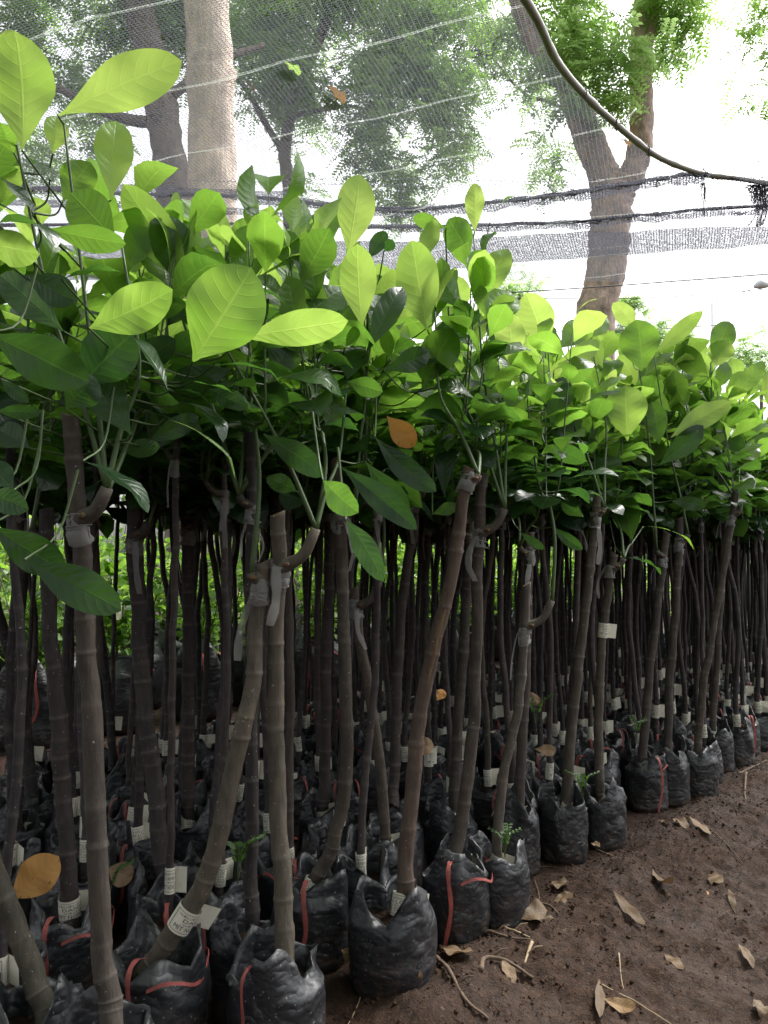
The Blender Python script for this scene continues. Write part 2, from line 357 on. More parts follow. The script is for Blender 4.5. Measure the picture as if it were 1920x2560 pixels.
def bag_buf(seed, r=.08, h=.155, res=(44, 22)):
    rnd = random.Random(seed); ns, nh = res; b = Buf(); prof = []
    ph = [rnd.uniform(0, 6.28) for _ in range(8)]
    def rim(th): return h + .018 + r * (.30 * math.sin(2 * th + ph[0]) + .20 * math.sin(3 * th + ph[1]) + .26 * abs(math.sin(2.5 * th + ph[2])))
    def fold(th): return .5 * math.sin(3 * th + ph[3]) + .35 * math.sin(5 * th + ph[4]) + .25 * abs(math.sin(4 * th + ph[5])) * 2 - .25
    vs = []; 
    rows = [('o', 0.0), ('o', .012), ('o', .03)] + [('o', .03 + (i + 1) / 9) for i in range(9)] + [('u', i / 4) for i in range(1, 5)] + [('i', i / 5) for i in range(0, 6)]
    for kind, t in rows:
        for k in range(ns):
            th = 2 * math.pi * k / ns; c, s = math.cos(th), math.sin(th)
            if kind == 'o':
                t2 = min(1, t); z = t2 * h * .92; rr = r * (.72 if t == 0 else (.92 if t == .012 else 1.0)) * (1 + .03 * math.sin(t2 * 3.1))
                w3 = Vector((c * 1.6, s * 1.6, z / r * 1.0 + seed * 3)); rr *= 1 + .09 * noise.noise(w3 * .9) + .06 * (.5 - abs(noise.noise(w3 * 1.7)) * 2) + .03 * (.5 - abs(noise.noise(w3 * 3.7)) * 2)
            elif kind == 'u':
                z = h * .92 + (rim(th) - h * .92) * t; rr = r * (1 - (.17 + .27 * max(-.6, fold(th))) * t ** .8 + .04 * math.sin(th + ph[6]))
                rr *= 1 + .10 * (abs(noise.noise(Vector((c * 2.6, s * 2.6, z / r * 1.4 + seed)))) * 2 - .4)
            else:
                z = rim(th) + (h * .86 - rim(th)) * t - .001; rr = r * (1 - (.17 + .27 * max(-.6, fold(th)))) - .003 - .012 * t
                rr *= 1 + .10 * (abs(noise.noise(Vector((c * 2.6, s * 2.6, z / r * 1.4 + seed)))) * 2 - .4)
            vs.append((c * rr, s * rr, z + .003 * noise.noise(Vector((c * 6, s * 6, seed)))))
    n = len(rows)
    fs = [(i * ns + k, i * ns + (k + 1) % ns, (i + 1) * ns + (k + 1) % ns, (i + 1) * ns + k) for i in range(n - 1) for k in range(ns)]
    b.add(vs, fs); return b
def soil_disc(seed, r=.07, h=.135):
    b = Buf(); ns = 18; vs = [(0, 0, h + .006)]; fs = []
    for i, rr in enumerate((.3, .6, .85, 1.0)):
        for k in range(ns):
            th = 6.2832 * k / ns; x, y = math.cos(th) * rr * r, math.sin(th) * rr * r
            vs.append((x, y, h + .012 * noise.noise(Vector((x * 60, y * 60, seed)))))
    fs += [(0, 1 + k, 1 + (k + 1) % ns) for k in range(ns)]
    fs += [(1 + i * ns + k, 1 + (i + 1) * ns + k, 1 + (i + 1) * ns + (k + 1) % ns, 1 + i * ns + (k + 1) % ns) for i in range(3) for k in range(ns)]
    b.add(vs, fs); return b
def strip(buf, pts, w, axis=Vector((1, 0, 0)), mat=0, tw=0.0, n=10, thick=0):
    P = spline(pts, n); vs = []; uvs = []
    for i, p in enumerate(P):
        a = Matrix.Rotation(tw * i / n, 3, 'Z') @ axis; ww = w * (1 + .15 * math.sin(i * 1.7)) / 2
        vs += [tuple(p - a * ww), tuple(p + a * ww * .1 + Vector((0, 0, .0)) + a.cross(Vector((0, 0, 1))) * w * .12), tuple(p + a * ww)]; uvs += [(0, i / n), (.5, i / n), (1, i / n)]
    fs = [(3 * i + j, 3 * i + j + 1, 3 * i + j + 4, 3 * i + j + 3) for i in range(n) for j in range(2)]
    buf.add(vs, fs, uvs, .5, mat)
def tape_buf(seed, r=.014):
    rnd = random.Random(seed); b = Buf(); hh = rnd.uniform(.03, .055)
    # crumpled windings round the union, on a unit trunk of radius r
    n = 12; pts = [(.1 * r * math.sin(i + seed), 0, -hh / 2 + hh * i / n) for i in range(n + 1)]; tube(b, pts, [r * (1.12 + .14 * rnd.random()) for i in range(n + 1)], 14, False, 0, jit=.5)
    for k in range(3):   # cord-like twisted edges
        z0 = rnd.uniform(-hh / 2, hh / 2); sl = rnd.uniform(-.4, .4)
        tube(b, [(math.cos(t) * r * 1.38, math.sin(t) * r * 1.38, z0 + sl * math.cos(t) * r) for t in np.linspace(0, 6.1, 16)], .0011, 4, True)
    for k in range(rnd.choice((1, 1, 2))):   # hanging tail
        az = rnd.uniform(0, 6.28); d = Vector((math.cos(az), math.sin(az), 0)); L = rnd.uniform(.05, .12)
        p0 = d * r * 1.2 + Vector((0, 0, rnd.uniform(-hh / 2, hh / 2)))
        strip(b, [p0, p0 + d * .008 + Vector((0, 0, -.01)), p0 + d * .016 + Vector((rnd.uniform(-.01, .01), 0, -L * .55)), p0 + d * .012 + Vector((rnd.uniform(-.015, .015), 0, -L))],
              rnd.uniform(.008, .02), Vector((-math.sin(az), math.cos(az), 0)), tw=rnd.uniform(-.8, .8))
    return b
# printed paper label, wrapped round a trunk of radius LR, text on the front
LR = .0135
def text_flat(body, size, cx, cy, width):
    cu = bpy.data.curves.new('t', 'FONT'); cu.body = body; cu.size = size; cu.align_x = 'CENTER'; cu.resolution_u = 2
    o = bpy.data.objects.new('t', cu); C.objects.link(o); bpy.context.view_layer.update()
    me = bpy.data.meshes.new_from_object(o.evaluated_get(bpy.context.evaluated_depsgraph_get()))
    vs = [tuple(v.co) for v in me.vertices]; fs = [tuple(p.vertices) for p in me.polygons]
    bpy.data.objects.remove(o); bpy.data.meshes.remove(me)
    if not vs: return [], []
    xs = [v[0] for v in vs]; sx = width / (max(xs) - min(xs)); mx = (max(xs) + min(xs)) / 2
    return [(cx + (v[0] - mx) * sx, cy + v[1]) for v in vs], fs
LABEL = None
def label_meshes():
    W, H = .080, .046; txt = []
    for body, size, y, wd in (("VƯỜN ƯƠM CÂY GIỐNG CÁI MƠN", .0055, .0335, .066), ("DANH LỘC", .0095, .0248, .050), ("CHỢ LÁCH - BẾN TRE", .0045, .0195, .046), ("MÍT NGHỆ TỨ QUÝ", .0115, .0090, .064)):
        txt.append(text_flat(body, size, 0, y, wd))
    def rect(x0, x1, y0, y1, n=14):
        vs = []; 
        for i in range(n + 1): vs += [(x0 + (x1 - x0) * i / n, y0), (x0 + (x1 - x0) * i / n, y1)]
        return vs, [(2 * i, 2 * i + 2, 2 * i + 3, 2 * i + 1) for i in range(n)]
    for y in (.0042, .0408): txt.append(rect(-.037, .037, y, y + .0008))
    for x in (-.0375, .0365): txt.append(rect(x, x + .0008, .0042, .0416, 1))
    def wrap(x, y, off):   # x along the strip; wraps |x|<.04, tail leaves tangentially
        th = x / LR; lim = 2.75
        r = LR + off
        if th > lim: 
            e = (th - lim) * LR; c = Vector((math.sin(lim), -math.cos(lim), 0)); tdir = Vector((math.cos(lim) * .3 + .95, .2, 0)).normalized()
            p = c * r + tdir * e; return (p.x, p.y, y - .023)
        return (math.sin(th) * r, -math.cos(th) * r, y - .023)
    ms = []
    for shift in (0, .022, -.018):
        b = Buf()
        vs, fs = rect(-.040, .075, 0, H, 40)
        b.add([wrap(x + 0, y, .0008) for x, y in vs], fs, None, .5, 0)
        for vs, fs in txt:
            b.add([wrap(x + shift, y, .0013) for x, y in vs], fs, None, .5, 1)
        ms.append(b.mesh('paper_label', [M['paper'], M['ink']], False))
    return ms
LABEL = label_meshes()
def ribbon_buf(seed, r=.08, h=.165):
    rnd = random.Random(seed); b = Buf(); a0 = rnd.uniform(0, 6.28); P = []
    for i in range(14):
        t = a0 + i * .32; rr = r * (.98 + .05 * math.sin(i)); P.append((math.cos(t) * rr, math.sin(t) * rr, h - .012 + .012 * math.sin(i * 1.3)))
    if seed % 2 == 0:
        Q = spline(P[:9], 18); vs = []
        for p in Q: o = Vector((p.x, p.y, 0)).normalized(); vs += [tuple(p + o * .002 + Vector((0, 0, .003))), tuple(p + o * .004 - Vector((0, 0, .003)))]
        b.add(vs, [(2 * i, 2 * i + 1, 2 * i + 3, 2 * i + 2) for i in range(18)])
    for s in range(rnd.choice((1, 2, 2))):
        az = -math.pi / 2 + rnd.uniform(-.9, .9); o = Vector((math.cos(az), math.sin(az), 0)); sd_ = Vector((-o.y, o.x, 0))
        z = h + .02
        strip(b, [o * r * .45 + Vector((0, 0, h + .02)), o * r * .9 + Vector((0, 0, z + .014)), o * (r + .012) + Vector((0, 0, z - .01)), o * (r + .014) + sd_ * .006 + Vector((0, 0, z * .55)), o * (r + .008) + sd_ * rnd.uniform(-.02, .02) + Vector((0, 0, rnd.uniform(.01, .06)))],
              rnd.uniform(.006, .010), sd_, tw=rnd.uniform(-.4, .4), n=18)
    return b
# ------------------------------------------------------------------ shared meshes
BAGS = [bag_buf(i * 7 + 3).mesh('bag', [M['bag']]) for i in range(9)]
SOILS = [soil_disc(i).mesh('potting_soil', [M['soil']]) for i in range(3)]
TAPES = [tape_buf(i + 11).mesh('grafting_tape', [M['tape']]) for i in range(8)]
RIBS = [ribbon_buf(i + 5).mesh('tie_ribbon', [M['ribbon']]) for i in range(5)]
BARKC = [(.050, .040, .040), (.040, .034, .036), (.062, .050, .044), (.045, .036, .034)]  # stem browns with the shade inside the rows put into them
def ordinal(n):
    return f"{n}{'th' if 10 <= n % 100 <= 20 else {1: 'st', 2: 'nd', 3: 'rd'}.get(n % 10, 'th')}"
GRP = 'grafted saplings in black bags set out in rows'
# ------------------------------------------------------------------ hero saplings (display coords of the photo, base -> cut)
HERO = [
 # pts(d), width px(d) bottom/top, union index frac, colour, label t, rib, Y override, text
 dict(p=[(235, 2225), (208, 2080), (190, 1800), (176, 1500), (166, 1300), (160, 1100), (152, 898)], w=(56, 40), u=.85, c=(.074, .060, .050), lab=None, Y=1.27, side=1, br=.05,
      l='thickest nearest sapling at lower left, trunk leaning slightly left with sawn top and taped graft'),
 dict(p=[(345, 2060), (400, 1975), (452, 1885), (485, 1760), (520, 1600), (545, 1490), (556, 1350), (572, 1215)], w=(52, 36), u=.97, c=(.105, .088, .066), lab=.22, Y=1.53, side=-1, br=.01,
      l='slanting olive-brown sapling rising right to meet the front forked trunk, label at its foot'),
 dict(p=[(612, 2060), (605, 1900), (592, 1700), (588, 1500), (592, 1350), (600, 1230), (597, 1110)], w=(48, 34), u=.87, c=(.115, .098, .075), lab=None, Y=1.50, side=1, br=.075,
      l='olive-brown sapling in the front bag, pale cut top and thick side branch to the right'),
 dict(p=[(548, 1990), (545, 1850), (547, 1650), (546, 1400), (544, 1150), (544, 935)], w=(36, 26), u=.88, c=(.040, .034, .034), lab=None, Y=1.66, side=-1, br=.02,
      l='dark upright sapling directly behind the front pair, with small weed at its foot'),
 dict(p=[(680, 1900), (712, 1840), (735, 1760), (750, 1600), (742, 1350), (736, 1150), (724, 990)], w=(34, 28), u=.9, c=(.075, .062, .050), lab=.06, Y=1.88, side=1, br=.03, rib=1,
      l='sapling curving up from a tilted foot whose paper label leans left'),
 dict(p=[(872, 1935), (880, 1830), (903, 1600), (938, 1400), (974, 1250), (1003, 1075), (1014, 1010)], w=(42, 28), u=.93, c=(.105, .072, .056), lab=.07, Y=1.77, side=1, br=.012,
      l='reddish-brown sapling leaning right with a long bark scar, in large front bag'),
 dict(p=[(985, 1850), (1003, 1760), (1022, 1600), (1032, 1450), (1035, 1250), (1038, 1130), (1042, 1022)], w=(33, 26), u=.84, c=(.085, .068, .056), lab=.06, Y=1.99, side=1, br=.06, rib=1,
      l='sapling with red ribbon hanging down its bag, just right of the reddish leaning one'),
 dict(p=[(1073, 1832), (1082, 1700), (1105, 1590), (1122, 1500), (1130, 1400), (1137, 1262)], w=(25, 20), u=.9, c=(.110, .092, .078), lab=.03, Y=2.06, side=1, br=.07,
      l='thin kinked grey-brown sapling grafted low, pale tape at its fork'),
 dict(p=[(1120, 1745), (1126, 1600), (1135, 1450), (1140, 1250), (1143, 1150)], w=(27, 22), u=.9, c=(.07, .056, .05), lab=.08, Y=2.4, side=-1, br=.02,
      l='upright sapling right behind the thin kinked grey-brown one, cream tag at its foot'),
 dict(p=[(1224, 1722), (1238, 1550), (1258, 1380), (1276, 1220), (1292, 1066)], w=(28, 20), u=.95, c=(.085, .070, .058), lab=.05, Y=2.49, side=1, br=.015,
      l='sapling leaning right from a squat speckled bag at the path edge, label inside rim'),
 dict(p=[(1298, 1700), (1296, 1560), (1302, 1400), (1315, 1280), (1327, 1195)], w=(23, 18), u=.93, c=(.092, .076, .062), lab=.62, Y=2.6, side=1, br=.03,
      l='short sapling carrying its paper label half way up the stem'),
 dict(p=[(1388, 1650), (1400, 1500), (1420, 1320), (1440, 1150)], w=(23, 17), u=.93, c=(.07, .056, .05), lab=None, Y=2.98, side=-1, br=.02, rib=1,
      l='left one of two saplings whose bags are tied together with red ribbon'),
 dict(p=[(1443, 1635), (1450, 1450), (1462, 1280), (1470, 1120)], w=(22, 17), u=.93, c=(.068, .056, .05), lab=.04, Y=3.05, side=1, br=.02, rib=2,
      l='right one of two saplings whose bags are tied together with red ribbon'),
 dict(p=[(1504, 1630), (1516, 1490), (1535, 1380), (1560, 1240), (1590, 1062)], w=(19, 15), u=.95, c=(.082, .066, .056), lab=None, Y=3.12, side=1, br=.02,
      l='slim sapling leaning right at the far end of the path edge'),
 dict(p=[(832, 1800), (825, 1680), (800, 1500), (778, 1390), (770, 1330), (764, 1270)], w=(26, 22), u=.9, c=(.088, .070, .056), lab=.04, Y=2.14, side=1, br=.07,
      l='sapling leaning left at low graft, between the curved and reddish ones'),
 dict(p=[(345, 1870), (325, 1720), (303, 1560), (292, 1400), (288, 1250), (286, 1080)], w=(44, 34), u=.93, c=(.052, .043, .042), lab=None, Y=1.94, side=1, br=.03,
      l='stout dark sapling right of the nearest trunk, wrapped graft with side knot'),
 dict(p=[(150, 1962), (146, 1820), (135, 1650), (118, 1480), (105, 1300), (98, 1100)], w=(42, 34), u=.95, c=(.045, .036, .036), lab=.14, Y=1.70, side=-1, br=.02,
      l='stout dark sapling just left of the nearest trunk, narrow label low down'),
 dict(p=[(405, 1752), (404, 1600), (405, 1400), (404, 1200), (403, 965)], w=(33, 26), u=.86, c=(.050, .038, .036), lab=.05, Y=2.35, side=1, br=.02,
      l='straight dark sapling with clean white label, left of the slanting one'),
 dict(p=[(38, 1765), (40, 1600), (45, 1400), (52, 1200), (56, 965)], w=(30, 24), u=.86, c=(.046, .038, .038), lab=.05, Y=2.3, side=-1, br=.02,
      l='dark straight sapling near the left edge with label and cream tag'),
 dict(p=[(78, 2150), (30, 2040), (-25, 1900), (-70, 1700), (-110, 1500)], w=(55, 45), u=.97, c=(.075, .068, .050), lab=None, Y=1.37, side=-1, br=.02,
      l='mossy sapling foot leaning out of the lower left corner'),
 dict(p=[(60, 1700), (35, 1540), (10, 1420), (-20, 1300), (-40, 1150)], w=(30, 26), u=.95, c=(.04, .034, .034), lab=None, Y=2.5, side=-1, br=.02,
      l='dark sapling bending out of the left edge at mid height'),
 dict(p=[(698, 1735), (704, 1600), (706, 1400), (712, 1200), (712, 1045)], w=(29, 24), u=.93, c=(.056, .044, .042), lab=.06, Y=2.42, side=1, br=.02,
      l='upright dark sapling, white label, behind the curved sapling'),
 dict(p=[(237, 1640), (222, 1480), (204, 1330), (192, 1250), (190, 1100)], w=(20, 18), u=.95, c=(.035, .030, .030), lab=None, Y=2.9, side=-1, br=.02,
      l='thin black-stemmed sapling curving left beside the nearest trunk'),
 dict(p=[(850, 1700), (858, 1500), (868, 1300), (893, 1150), (893, 1020)], w=(27, 22), u=.92, c=(.055, .044, .04), lab=None, Y=2.3, side=1, br=.02,
      l='grey sapling standing left behind the reddish leaning trunk'),
 dict(p=[(983, 1740), (990, 1580), (1003, 1400), (1010, 1220), (1012, 1130)], w=(29, 23), u=.94, c=(.06, .05, .042), lab=.05, Y=2.35, side=-1, br=.02,
      l='mottled sapling behind the red-ribboned bag, label and ribbon knot'),
 dict(p=[(1540, 1560), (1548, 1440), (1556, 1300), (1568, 1150), (1582, 1070)], w=(17, 14), u=.93, c=(.08, .066, .056), lab=.05, Y=3.5, side=1, br=.02,
      l='slim sapling in last clear bag at the far right'),
]
FOL = [make_foliage(100 + i, random.Random(i).choice((2, 3, 3)), random.Random(i).choice((14, 15, 16)), H=.50 + .04 * (i % 4), lsize=.162) for i in range(12)]
FOLM = [b.mesh('foliage', [M['leaf'], M['green_stem']]) for b in FOL]
hero_info = []
def place_on(o, P, i, scale, rz=0):
    t = (P[min(i + 1, len(P) - 1)] - P[max(i - 1, 0)]).normalized()
    o.location = P[i]; q = Vector((0, 0, 1)).rotation_difference(t)
    o.rotation_euler = (q.to_matrix() @ Matrix.Rotation(rz, 3, 'Z')).to_euler(); o.scale = scale
for hi, h in enumerate(HERO):
    Y = h['Y']; W = [atY(x * K, y * K, Y) for x, y in h['p']]
    base = Vector((W[0].x, W[0].y, 0)); root = empty('grafted_sapling', base, 0); tag(root, h['l'], 'sapling', GRP)
    pts = [p - base for p in W]
    dz = pts[0].z; pts[0] = pts[0] + Vector((0, 0, 0)); lo = pts[0] - (pts[1] - pts[0]).normalized() * .05; pts = [lo] + pts
    px = Y / F * K; r0 = h['w'][0] * px * .46; r1 = h['w'][1] * px * .45
    # gentle depth bow so stems are not coplanar
    rn = random.Random(hi); bow = rn.uniform(-.03, .05); n = len(pts)
    for i in range(n): pts[i].y += bow * math.sin(math.pi * min(1, i / (n - 1)))
    b, P, R = trunk_buf(pts, r0, r1, 50 + hi, 14)
    ui = int(len(P) * h['u']) - 1; sd_ = Vector((h['side'], -.35, 0))
    end = knob_branch(b, P[ui], sd_, R[ui] * 1.0, h['br'], hi, up=.9)
    tr = link('trunk', b.mesh('trunk', [M['bark'], M['wound']]), root); tr.color = (*[x * .74 for x in h['c']], 1)  # light falling on the front stems is put in as paler colour
    if h['l'].startswith('reddish'):
        s = Buf(); i0, i1 = int(len(P) * .50), int(len(P) * .66)
        seg = [P[i] + Vector((.002, -R[i] * .80, 0)) for i in range(i0, i1)]; m = len(seg)
        tube(s, seg, [R[i0] * .36 * math.sin(math.pi * (k + .4) / m) ** .5 + .0006 for k in range(m)], 7, True, 0, jit=.5)
        link('bark_scar', s.mesh('bark_scar', [M['wound']]), root)
    if base.z < 1 and Y > 1.3 or hi == 0:
        rs = random.Random(hi); sc = {5: 1.10, 2: 1.04, 1: 1.1, 0: 1.1, 4: .95}.get(hi, .95 if Y < 2.2 else .88)
        bo = link('bag', BAGS[hi % 9], root); bo.rotation_euler = (0, 0, rs.uniform(0, 6)); bo.scale = (sc, sc, .95 + .08 * rs.random())
        off = {1: (.0, 0), 4: (0, 0), 5: (-.024, 0)}.get(hi, (rs.uniform(-.015, .015), 0)); bo.location = (off[0] - (lo.x - pts[1].x) * 0, 0, 0)
        so_ = link('potting_soil', SOILS[hi % 3], root); so_.scale = (sc, sc, 1); so_.location = (off[0], 0, 0)
    if h['lab'] is not None:
        i = max(6, int(len(P) * h['lab']) + 8); lo_ = link('paper_label', LABEL[hi % 3], root)
        place_on(lo_, P, i, (R[i] * 1.12 / LR,) * 2 + (1.0,), rn.uniform(-.5, .4))
    tp = link('grafting_tape', TAPES[hi % 8], root); place_on(tp, P, max(0, ui - 6), (R[ui] / .014,) * 2 + (1.1,), rn.uniform(0, 6))
    if h.get('rib') or hi in (2, 1, 16): 
        ro = link('tie_ribbon', RIBS[hi % 5], root); ro.scale = (1.02 if Y > 2 else 1.12,) * 2 + (1,); ro.rotation_euler = (0, 0, rn.uniform(-.5, .5))
    hero_info.append(dict(root=root, base=base, U=base + end, Y=Y, ux=h['p'][-1][0] * K, r=R[ui], leaves=[]))
# ------------------------------------------------------------------ hero leaves (crop, base, tip, width, tone, layer, fold/wave)
CR = {'A': (0, 0), 'B': (960, 0), 'C': (0, 600), 'D': (960, 600), 'E': (0, 1200), 'G': (960, 1200)}
k_ = 960 / 1659
HL = [
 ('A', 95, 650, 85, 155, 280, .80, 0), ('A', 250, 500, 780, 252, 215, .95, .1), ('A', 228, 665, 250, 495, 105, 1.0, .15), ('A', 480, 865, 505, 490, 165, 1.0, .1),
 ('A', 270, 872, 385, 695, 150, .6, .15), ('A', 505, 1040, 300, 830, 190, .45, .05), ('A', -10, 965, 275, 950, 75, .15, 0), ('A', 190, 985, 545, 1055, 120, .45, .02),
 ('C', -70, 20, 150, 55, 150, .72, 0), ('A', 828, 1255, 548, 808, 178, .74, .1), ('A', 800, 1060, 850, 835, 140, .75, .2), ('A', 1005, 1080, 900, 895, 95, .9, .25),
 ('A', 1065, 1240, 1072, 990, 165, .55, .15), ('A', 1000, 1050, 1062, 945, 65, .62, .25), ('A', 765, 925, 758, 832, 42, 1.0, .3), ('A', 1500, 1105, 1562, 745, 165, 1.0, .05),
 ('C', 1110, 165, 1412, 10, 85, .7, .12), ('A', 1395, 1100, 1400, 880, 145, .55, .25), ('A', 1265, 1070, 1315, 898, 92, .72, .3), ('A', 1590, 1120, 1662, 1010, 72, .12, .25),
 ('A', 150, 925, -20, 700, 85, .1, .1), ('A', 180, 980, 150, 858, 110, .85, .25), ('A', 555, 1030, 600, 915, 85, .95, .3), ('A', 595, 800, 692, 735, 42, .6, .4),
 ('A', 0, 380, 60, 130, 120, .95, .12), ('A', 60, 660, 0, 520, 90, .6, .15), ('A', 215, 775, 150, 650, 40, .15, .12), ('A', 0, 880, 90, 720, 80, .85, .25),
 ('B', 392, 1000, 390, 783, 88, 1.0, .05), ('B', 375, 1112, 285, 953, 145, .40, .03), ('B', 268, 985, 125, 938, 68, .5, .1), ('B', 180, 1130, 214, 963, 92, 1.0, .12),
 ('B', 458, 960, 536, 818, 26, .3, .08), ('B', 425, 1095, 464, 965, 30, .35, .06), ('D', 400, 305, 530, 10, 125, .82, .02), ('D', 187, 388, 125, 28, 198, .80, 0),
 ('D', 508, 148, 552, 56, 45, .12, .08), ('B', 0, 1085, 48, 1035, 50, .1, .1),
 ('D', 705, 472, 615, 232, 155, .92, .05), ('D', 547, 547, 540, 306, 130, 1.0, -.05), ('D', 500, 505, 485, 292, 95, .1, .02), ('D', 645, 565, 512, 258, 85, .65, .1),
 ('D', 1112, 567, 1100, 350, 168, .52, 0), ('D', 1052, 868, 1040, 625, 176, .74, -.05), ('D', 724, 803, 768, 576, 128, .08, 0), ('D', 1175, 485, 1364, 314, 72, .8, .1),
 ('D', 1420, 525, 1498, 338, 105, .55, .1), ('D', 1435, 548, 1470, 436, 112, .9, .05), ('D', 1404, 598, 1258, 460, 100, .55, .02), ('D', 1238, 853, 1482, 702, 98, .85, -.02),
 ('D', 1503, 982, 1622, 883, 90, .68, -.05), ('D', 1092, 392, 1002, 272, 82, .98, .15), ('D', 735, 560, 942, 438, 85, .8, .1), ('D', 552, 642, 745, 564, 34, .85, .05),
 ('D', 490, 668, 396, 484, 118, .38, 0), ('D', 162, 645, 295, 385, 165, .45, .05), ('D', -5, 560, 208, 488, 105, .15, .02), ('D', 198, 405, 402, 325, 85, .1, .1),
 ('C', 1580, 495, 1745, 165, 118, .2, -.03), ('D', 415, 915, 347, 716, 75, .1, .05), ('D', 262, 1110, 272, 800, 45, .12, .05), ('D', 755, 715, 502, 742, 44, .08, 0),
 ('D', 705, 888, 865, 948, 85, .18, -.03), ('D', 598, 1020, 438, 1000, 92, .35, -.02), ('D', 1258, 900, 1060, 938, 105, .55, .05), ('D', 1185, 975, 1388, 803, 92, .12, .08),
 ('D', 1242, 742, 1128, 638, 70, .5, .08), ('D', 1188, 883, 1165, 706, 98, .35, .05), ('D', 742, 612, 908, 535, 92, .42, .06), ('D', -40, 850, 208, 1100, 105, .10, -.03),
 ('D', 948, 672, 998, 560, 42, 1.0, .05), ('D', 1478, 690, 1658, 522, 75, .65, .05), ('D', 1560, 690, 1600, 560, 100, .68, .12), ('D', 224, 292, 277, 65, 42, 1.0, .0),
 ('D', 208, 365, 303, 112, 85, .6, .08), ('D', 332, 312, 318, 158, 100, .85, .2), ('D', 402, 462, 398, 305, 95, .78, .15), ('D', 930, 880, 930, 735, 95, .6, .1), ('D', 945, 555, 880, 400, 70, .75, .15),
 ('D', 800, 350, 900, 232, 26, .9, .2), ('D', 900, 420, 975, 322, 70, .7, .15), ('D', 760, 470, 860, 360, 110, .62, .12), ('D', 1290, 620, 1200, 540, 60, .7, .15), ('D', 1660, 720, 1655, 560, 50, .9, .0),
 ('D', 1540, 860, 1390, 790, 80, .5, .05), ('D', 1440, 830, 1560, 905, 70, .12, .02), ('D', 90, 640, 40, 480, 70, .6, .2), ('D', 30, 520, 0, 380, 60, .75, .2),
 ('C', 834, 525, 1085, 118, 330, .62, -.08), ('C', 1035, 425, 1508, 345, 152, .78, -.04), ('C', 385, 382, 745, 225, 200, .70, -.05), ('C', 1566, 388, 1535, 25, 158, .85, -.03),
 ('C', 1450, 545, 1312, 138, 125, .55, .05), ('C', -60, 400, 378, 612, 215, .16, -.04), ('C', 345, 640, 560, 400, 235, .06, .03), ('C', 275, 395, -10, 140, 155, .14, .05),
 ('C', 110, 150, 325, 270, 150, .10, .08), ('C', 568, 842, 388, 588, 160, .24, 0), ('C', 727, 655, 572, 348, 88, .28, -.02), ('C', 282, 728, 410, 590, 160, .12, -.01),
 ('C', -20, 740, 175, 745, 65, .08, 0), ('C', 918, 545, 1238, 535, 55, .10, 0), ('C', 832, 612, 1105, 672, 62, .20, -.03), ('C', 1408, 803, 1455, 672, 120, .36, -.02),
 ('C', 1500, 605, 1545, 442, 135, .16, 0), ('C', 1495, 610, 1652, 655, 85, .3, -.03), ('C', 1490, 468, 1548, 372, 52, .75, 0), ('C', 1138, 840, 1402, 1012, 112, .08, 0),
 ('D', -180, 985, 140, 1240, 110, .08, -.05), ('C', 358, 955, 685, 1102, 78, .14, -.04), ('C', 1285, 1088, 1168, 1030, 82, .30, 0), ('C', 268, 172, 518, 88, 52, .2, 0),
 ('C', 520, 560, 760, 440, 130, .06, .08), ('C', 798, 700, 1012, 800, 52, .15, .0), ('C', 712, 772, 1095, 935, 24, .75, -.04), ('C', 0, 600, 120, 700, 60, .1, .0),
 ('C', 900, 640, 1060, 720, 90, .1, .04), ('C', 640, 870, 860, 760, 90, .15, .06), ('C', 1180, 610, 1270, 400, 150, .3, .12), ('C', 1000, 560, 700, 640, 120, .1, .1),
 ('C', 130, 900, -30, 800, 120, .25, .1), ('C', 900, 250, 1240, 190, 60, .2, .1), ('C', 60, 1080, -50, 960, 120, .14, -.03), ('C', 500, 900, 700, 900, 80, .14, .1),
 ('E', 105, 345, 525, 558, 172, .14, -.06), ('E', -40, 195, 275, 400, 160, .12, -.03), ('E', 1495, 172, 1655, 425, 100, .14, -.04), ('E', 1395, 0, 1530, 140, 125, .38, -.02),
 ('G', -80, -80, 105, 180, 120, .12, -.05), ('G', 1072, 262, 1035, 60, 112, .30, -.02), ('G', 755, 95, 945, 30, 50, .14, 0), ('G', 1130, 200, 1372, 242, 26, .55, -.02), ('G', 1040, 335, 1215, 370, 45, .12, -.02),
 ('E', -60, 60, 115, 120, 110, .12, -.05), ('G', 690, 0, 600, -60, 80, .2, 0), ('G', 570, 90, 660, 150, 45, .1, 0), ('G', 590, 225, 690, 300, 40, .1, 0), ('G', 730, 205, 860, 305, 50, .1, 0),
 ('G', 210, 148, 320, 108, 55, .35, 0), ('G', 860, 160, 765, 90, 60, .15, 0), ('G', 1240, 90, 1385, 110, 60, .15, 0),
]
rl = random.Random(3)
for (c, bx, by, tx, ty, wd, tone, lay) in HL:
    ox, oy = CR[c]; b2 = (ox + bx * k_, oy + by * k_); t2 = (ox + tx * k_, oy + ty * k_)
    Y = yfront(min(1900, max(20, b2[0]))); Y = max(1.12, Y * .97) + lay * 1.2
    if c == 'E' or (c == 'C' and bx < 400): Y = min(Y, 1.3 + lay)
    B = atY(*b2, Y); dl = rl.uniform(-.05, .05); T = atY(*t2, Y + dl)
    best = min(hero_info, key=lambda q: (q['U'] - B).length + .5 * abs(q['Y'] - Y)); best['leaves'].append((B, T, wd * k_ / F * Y, tone))
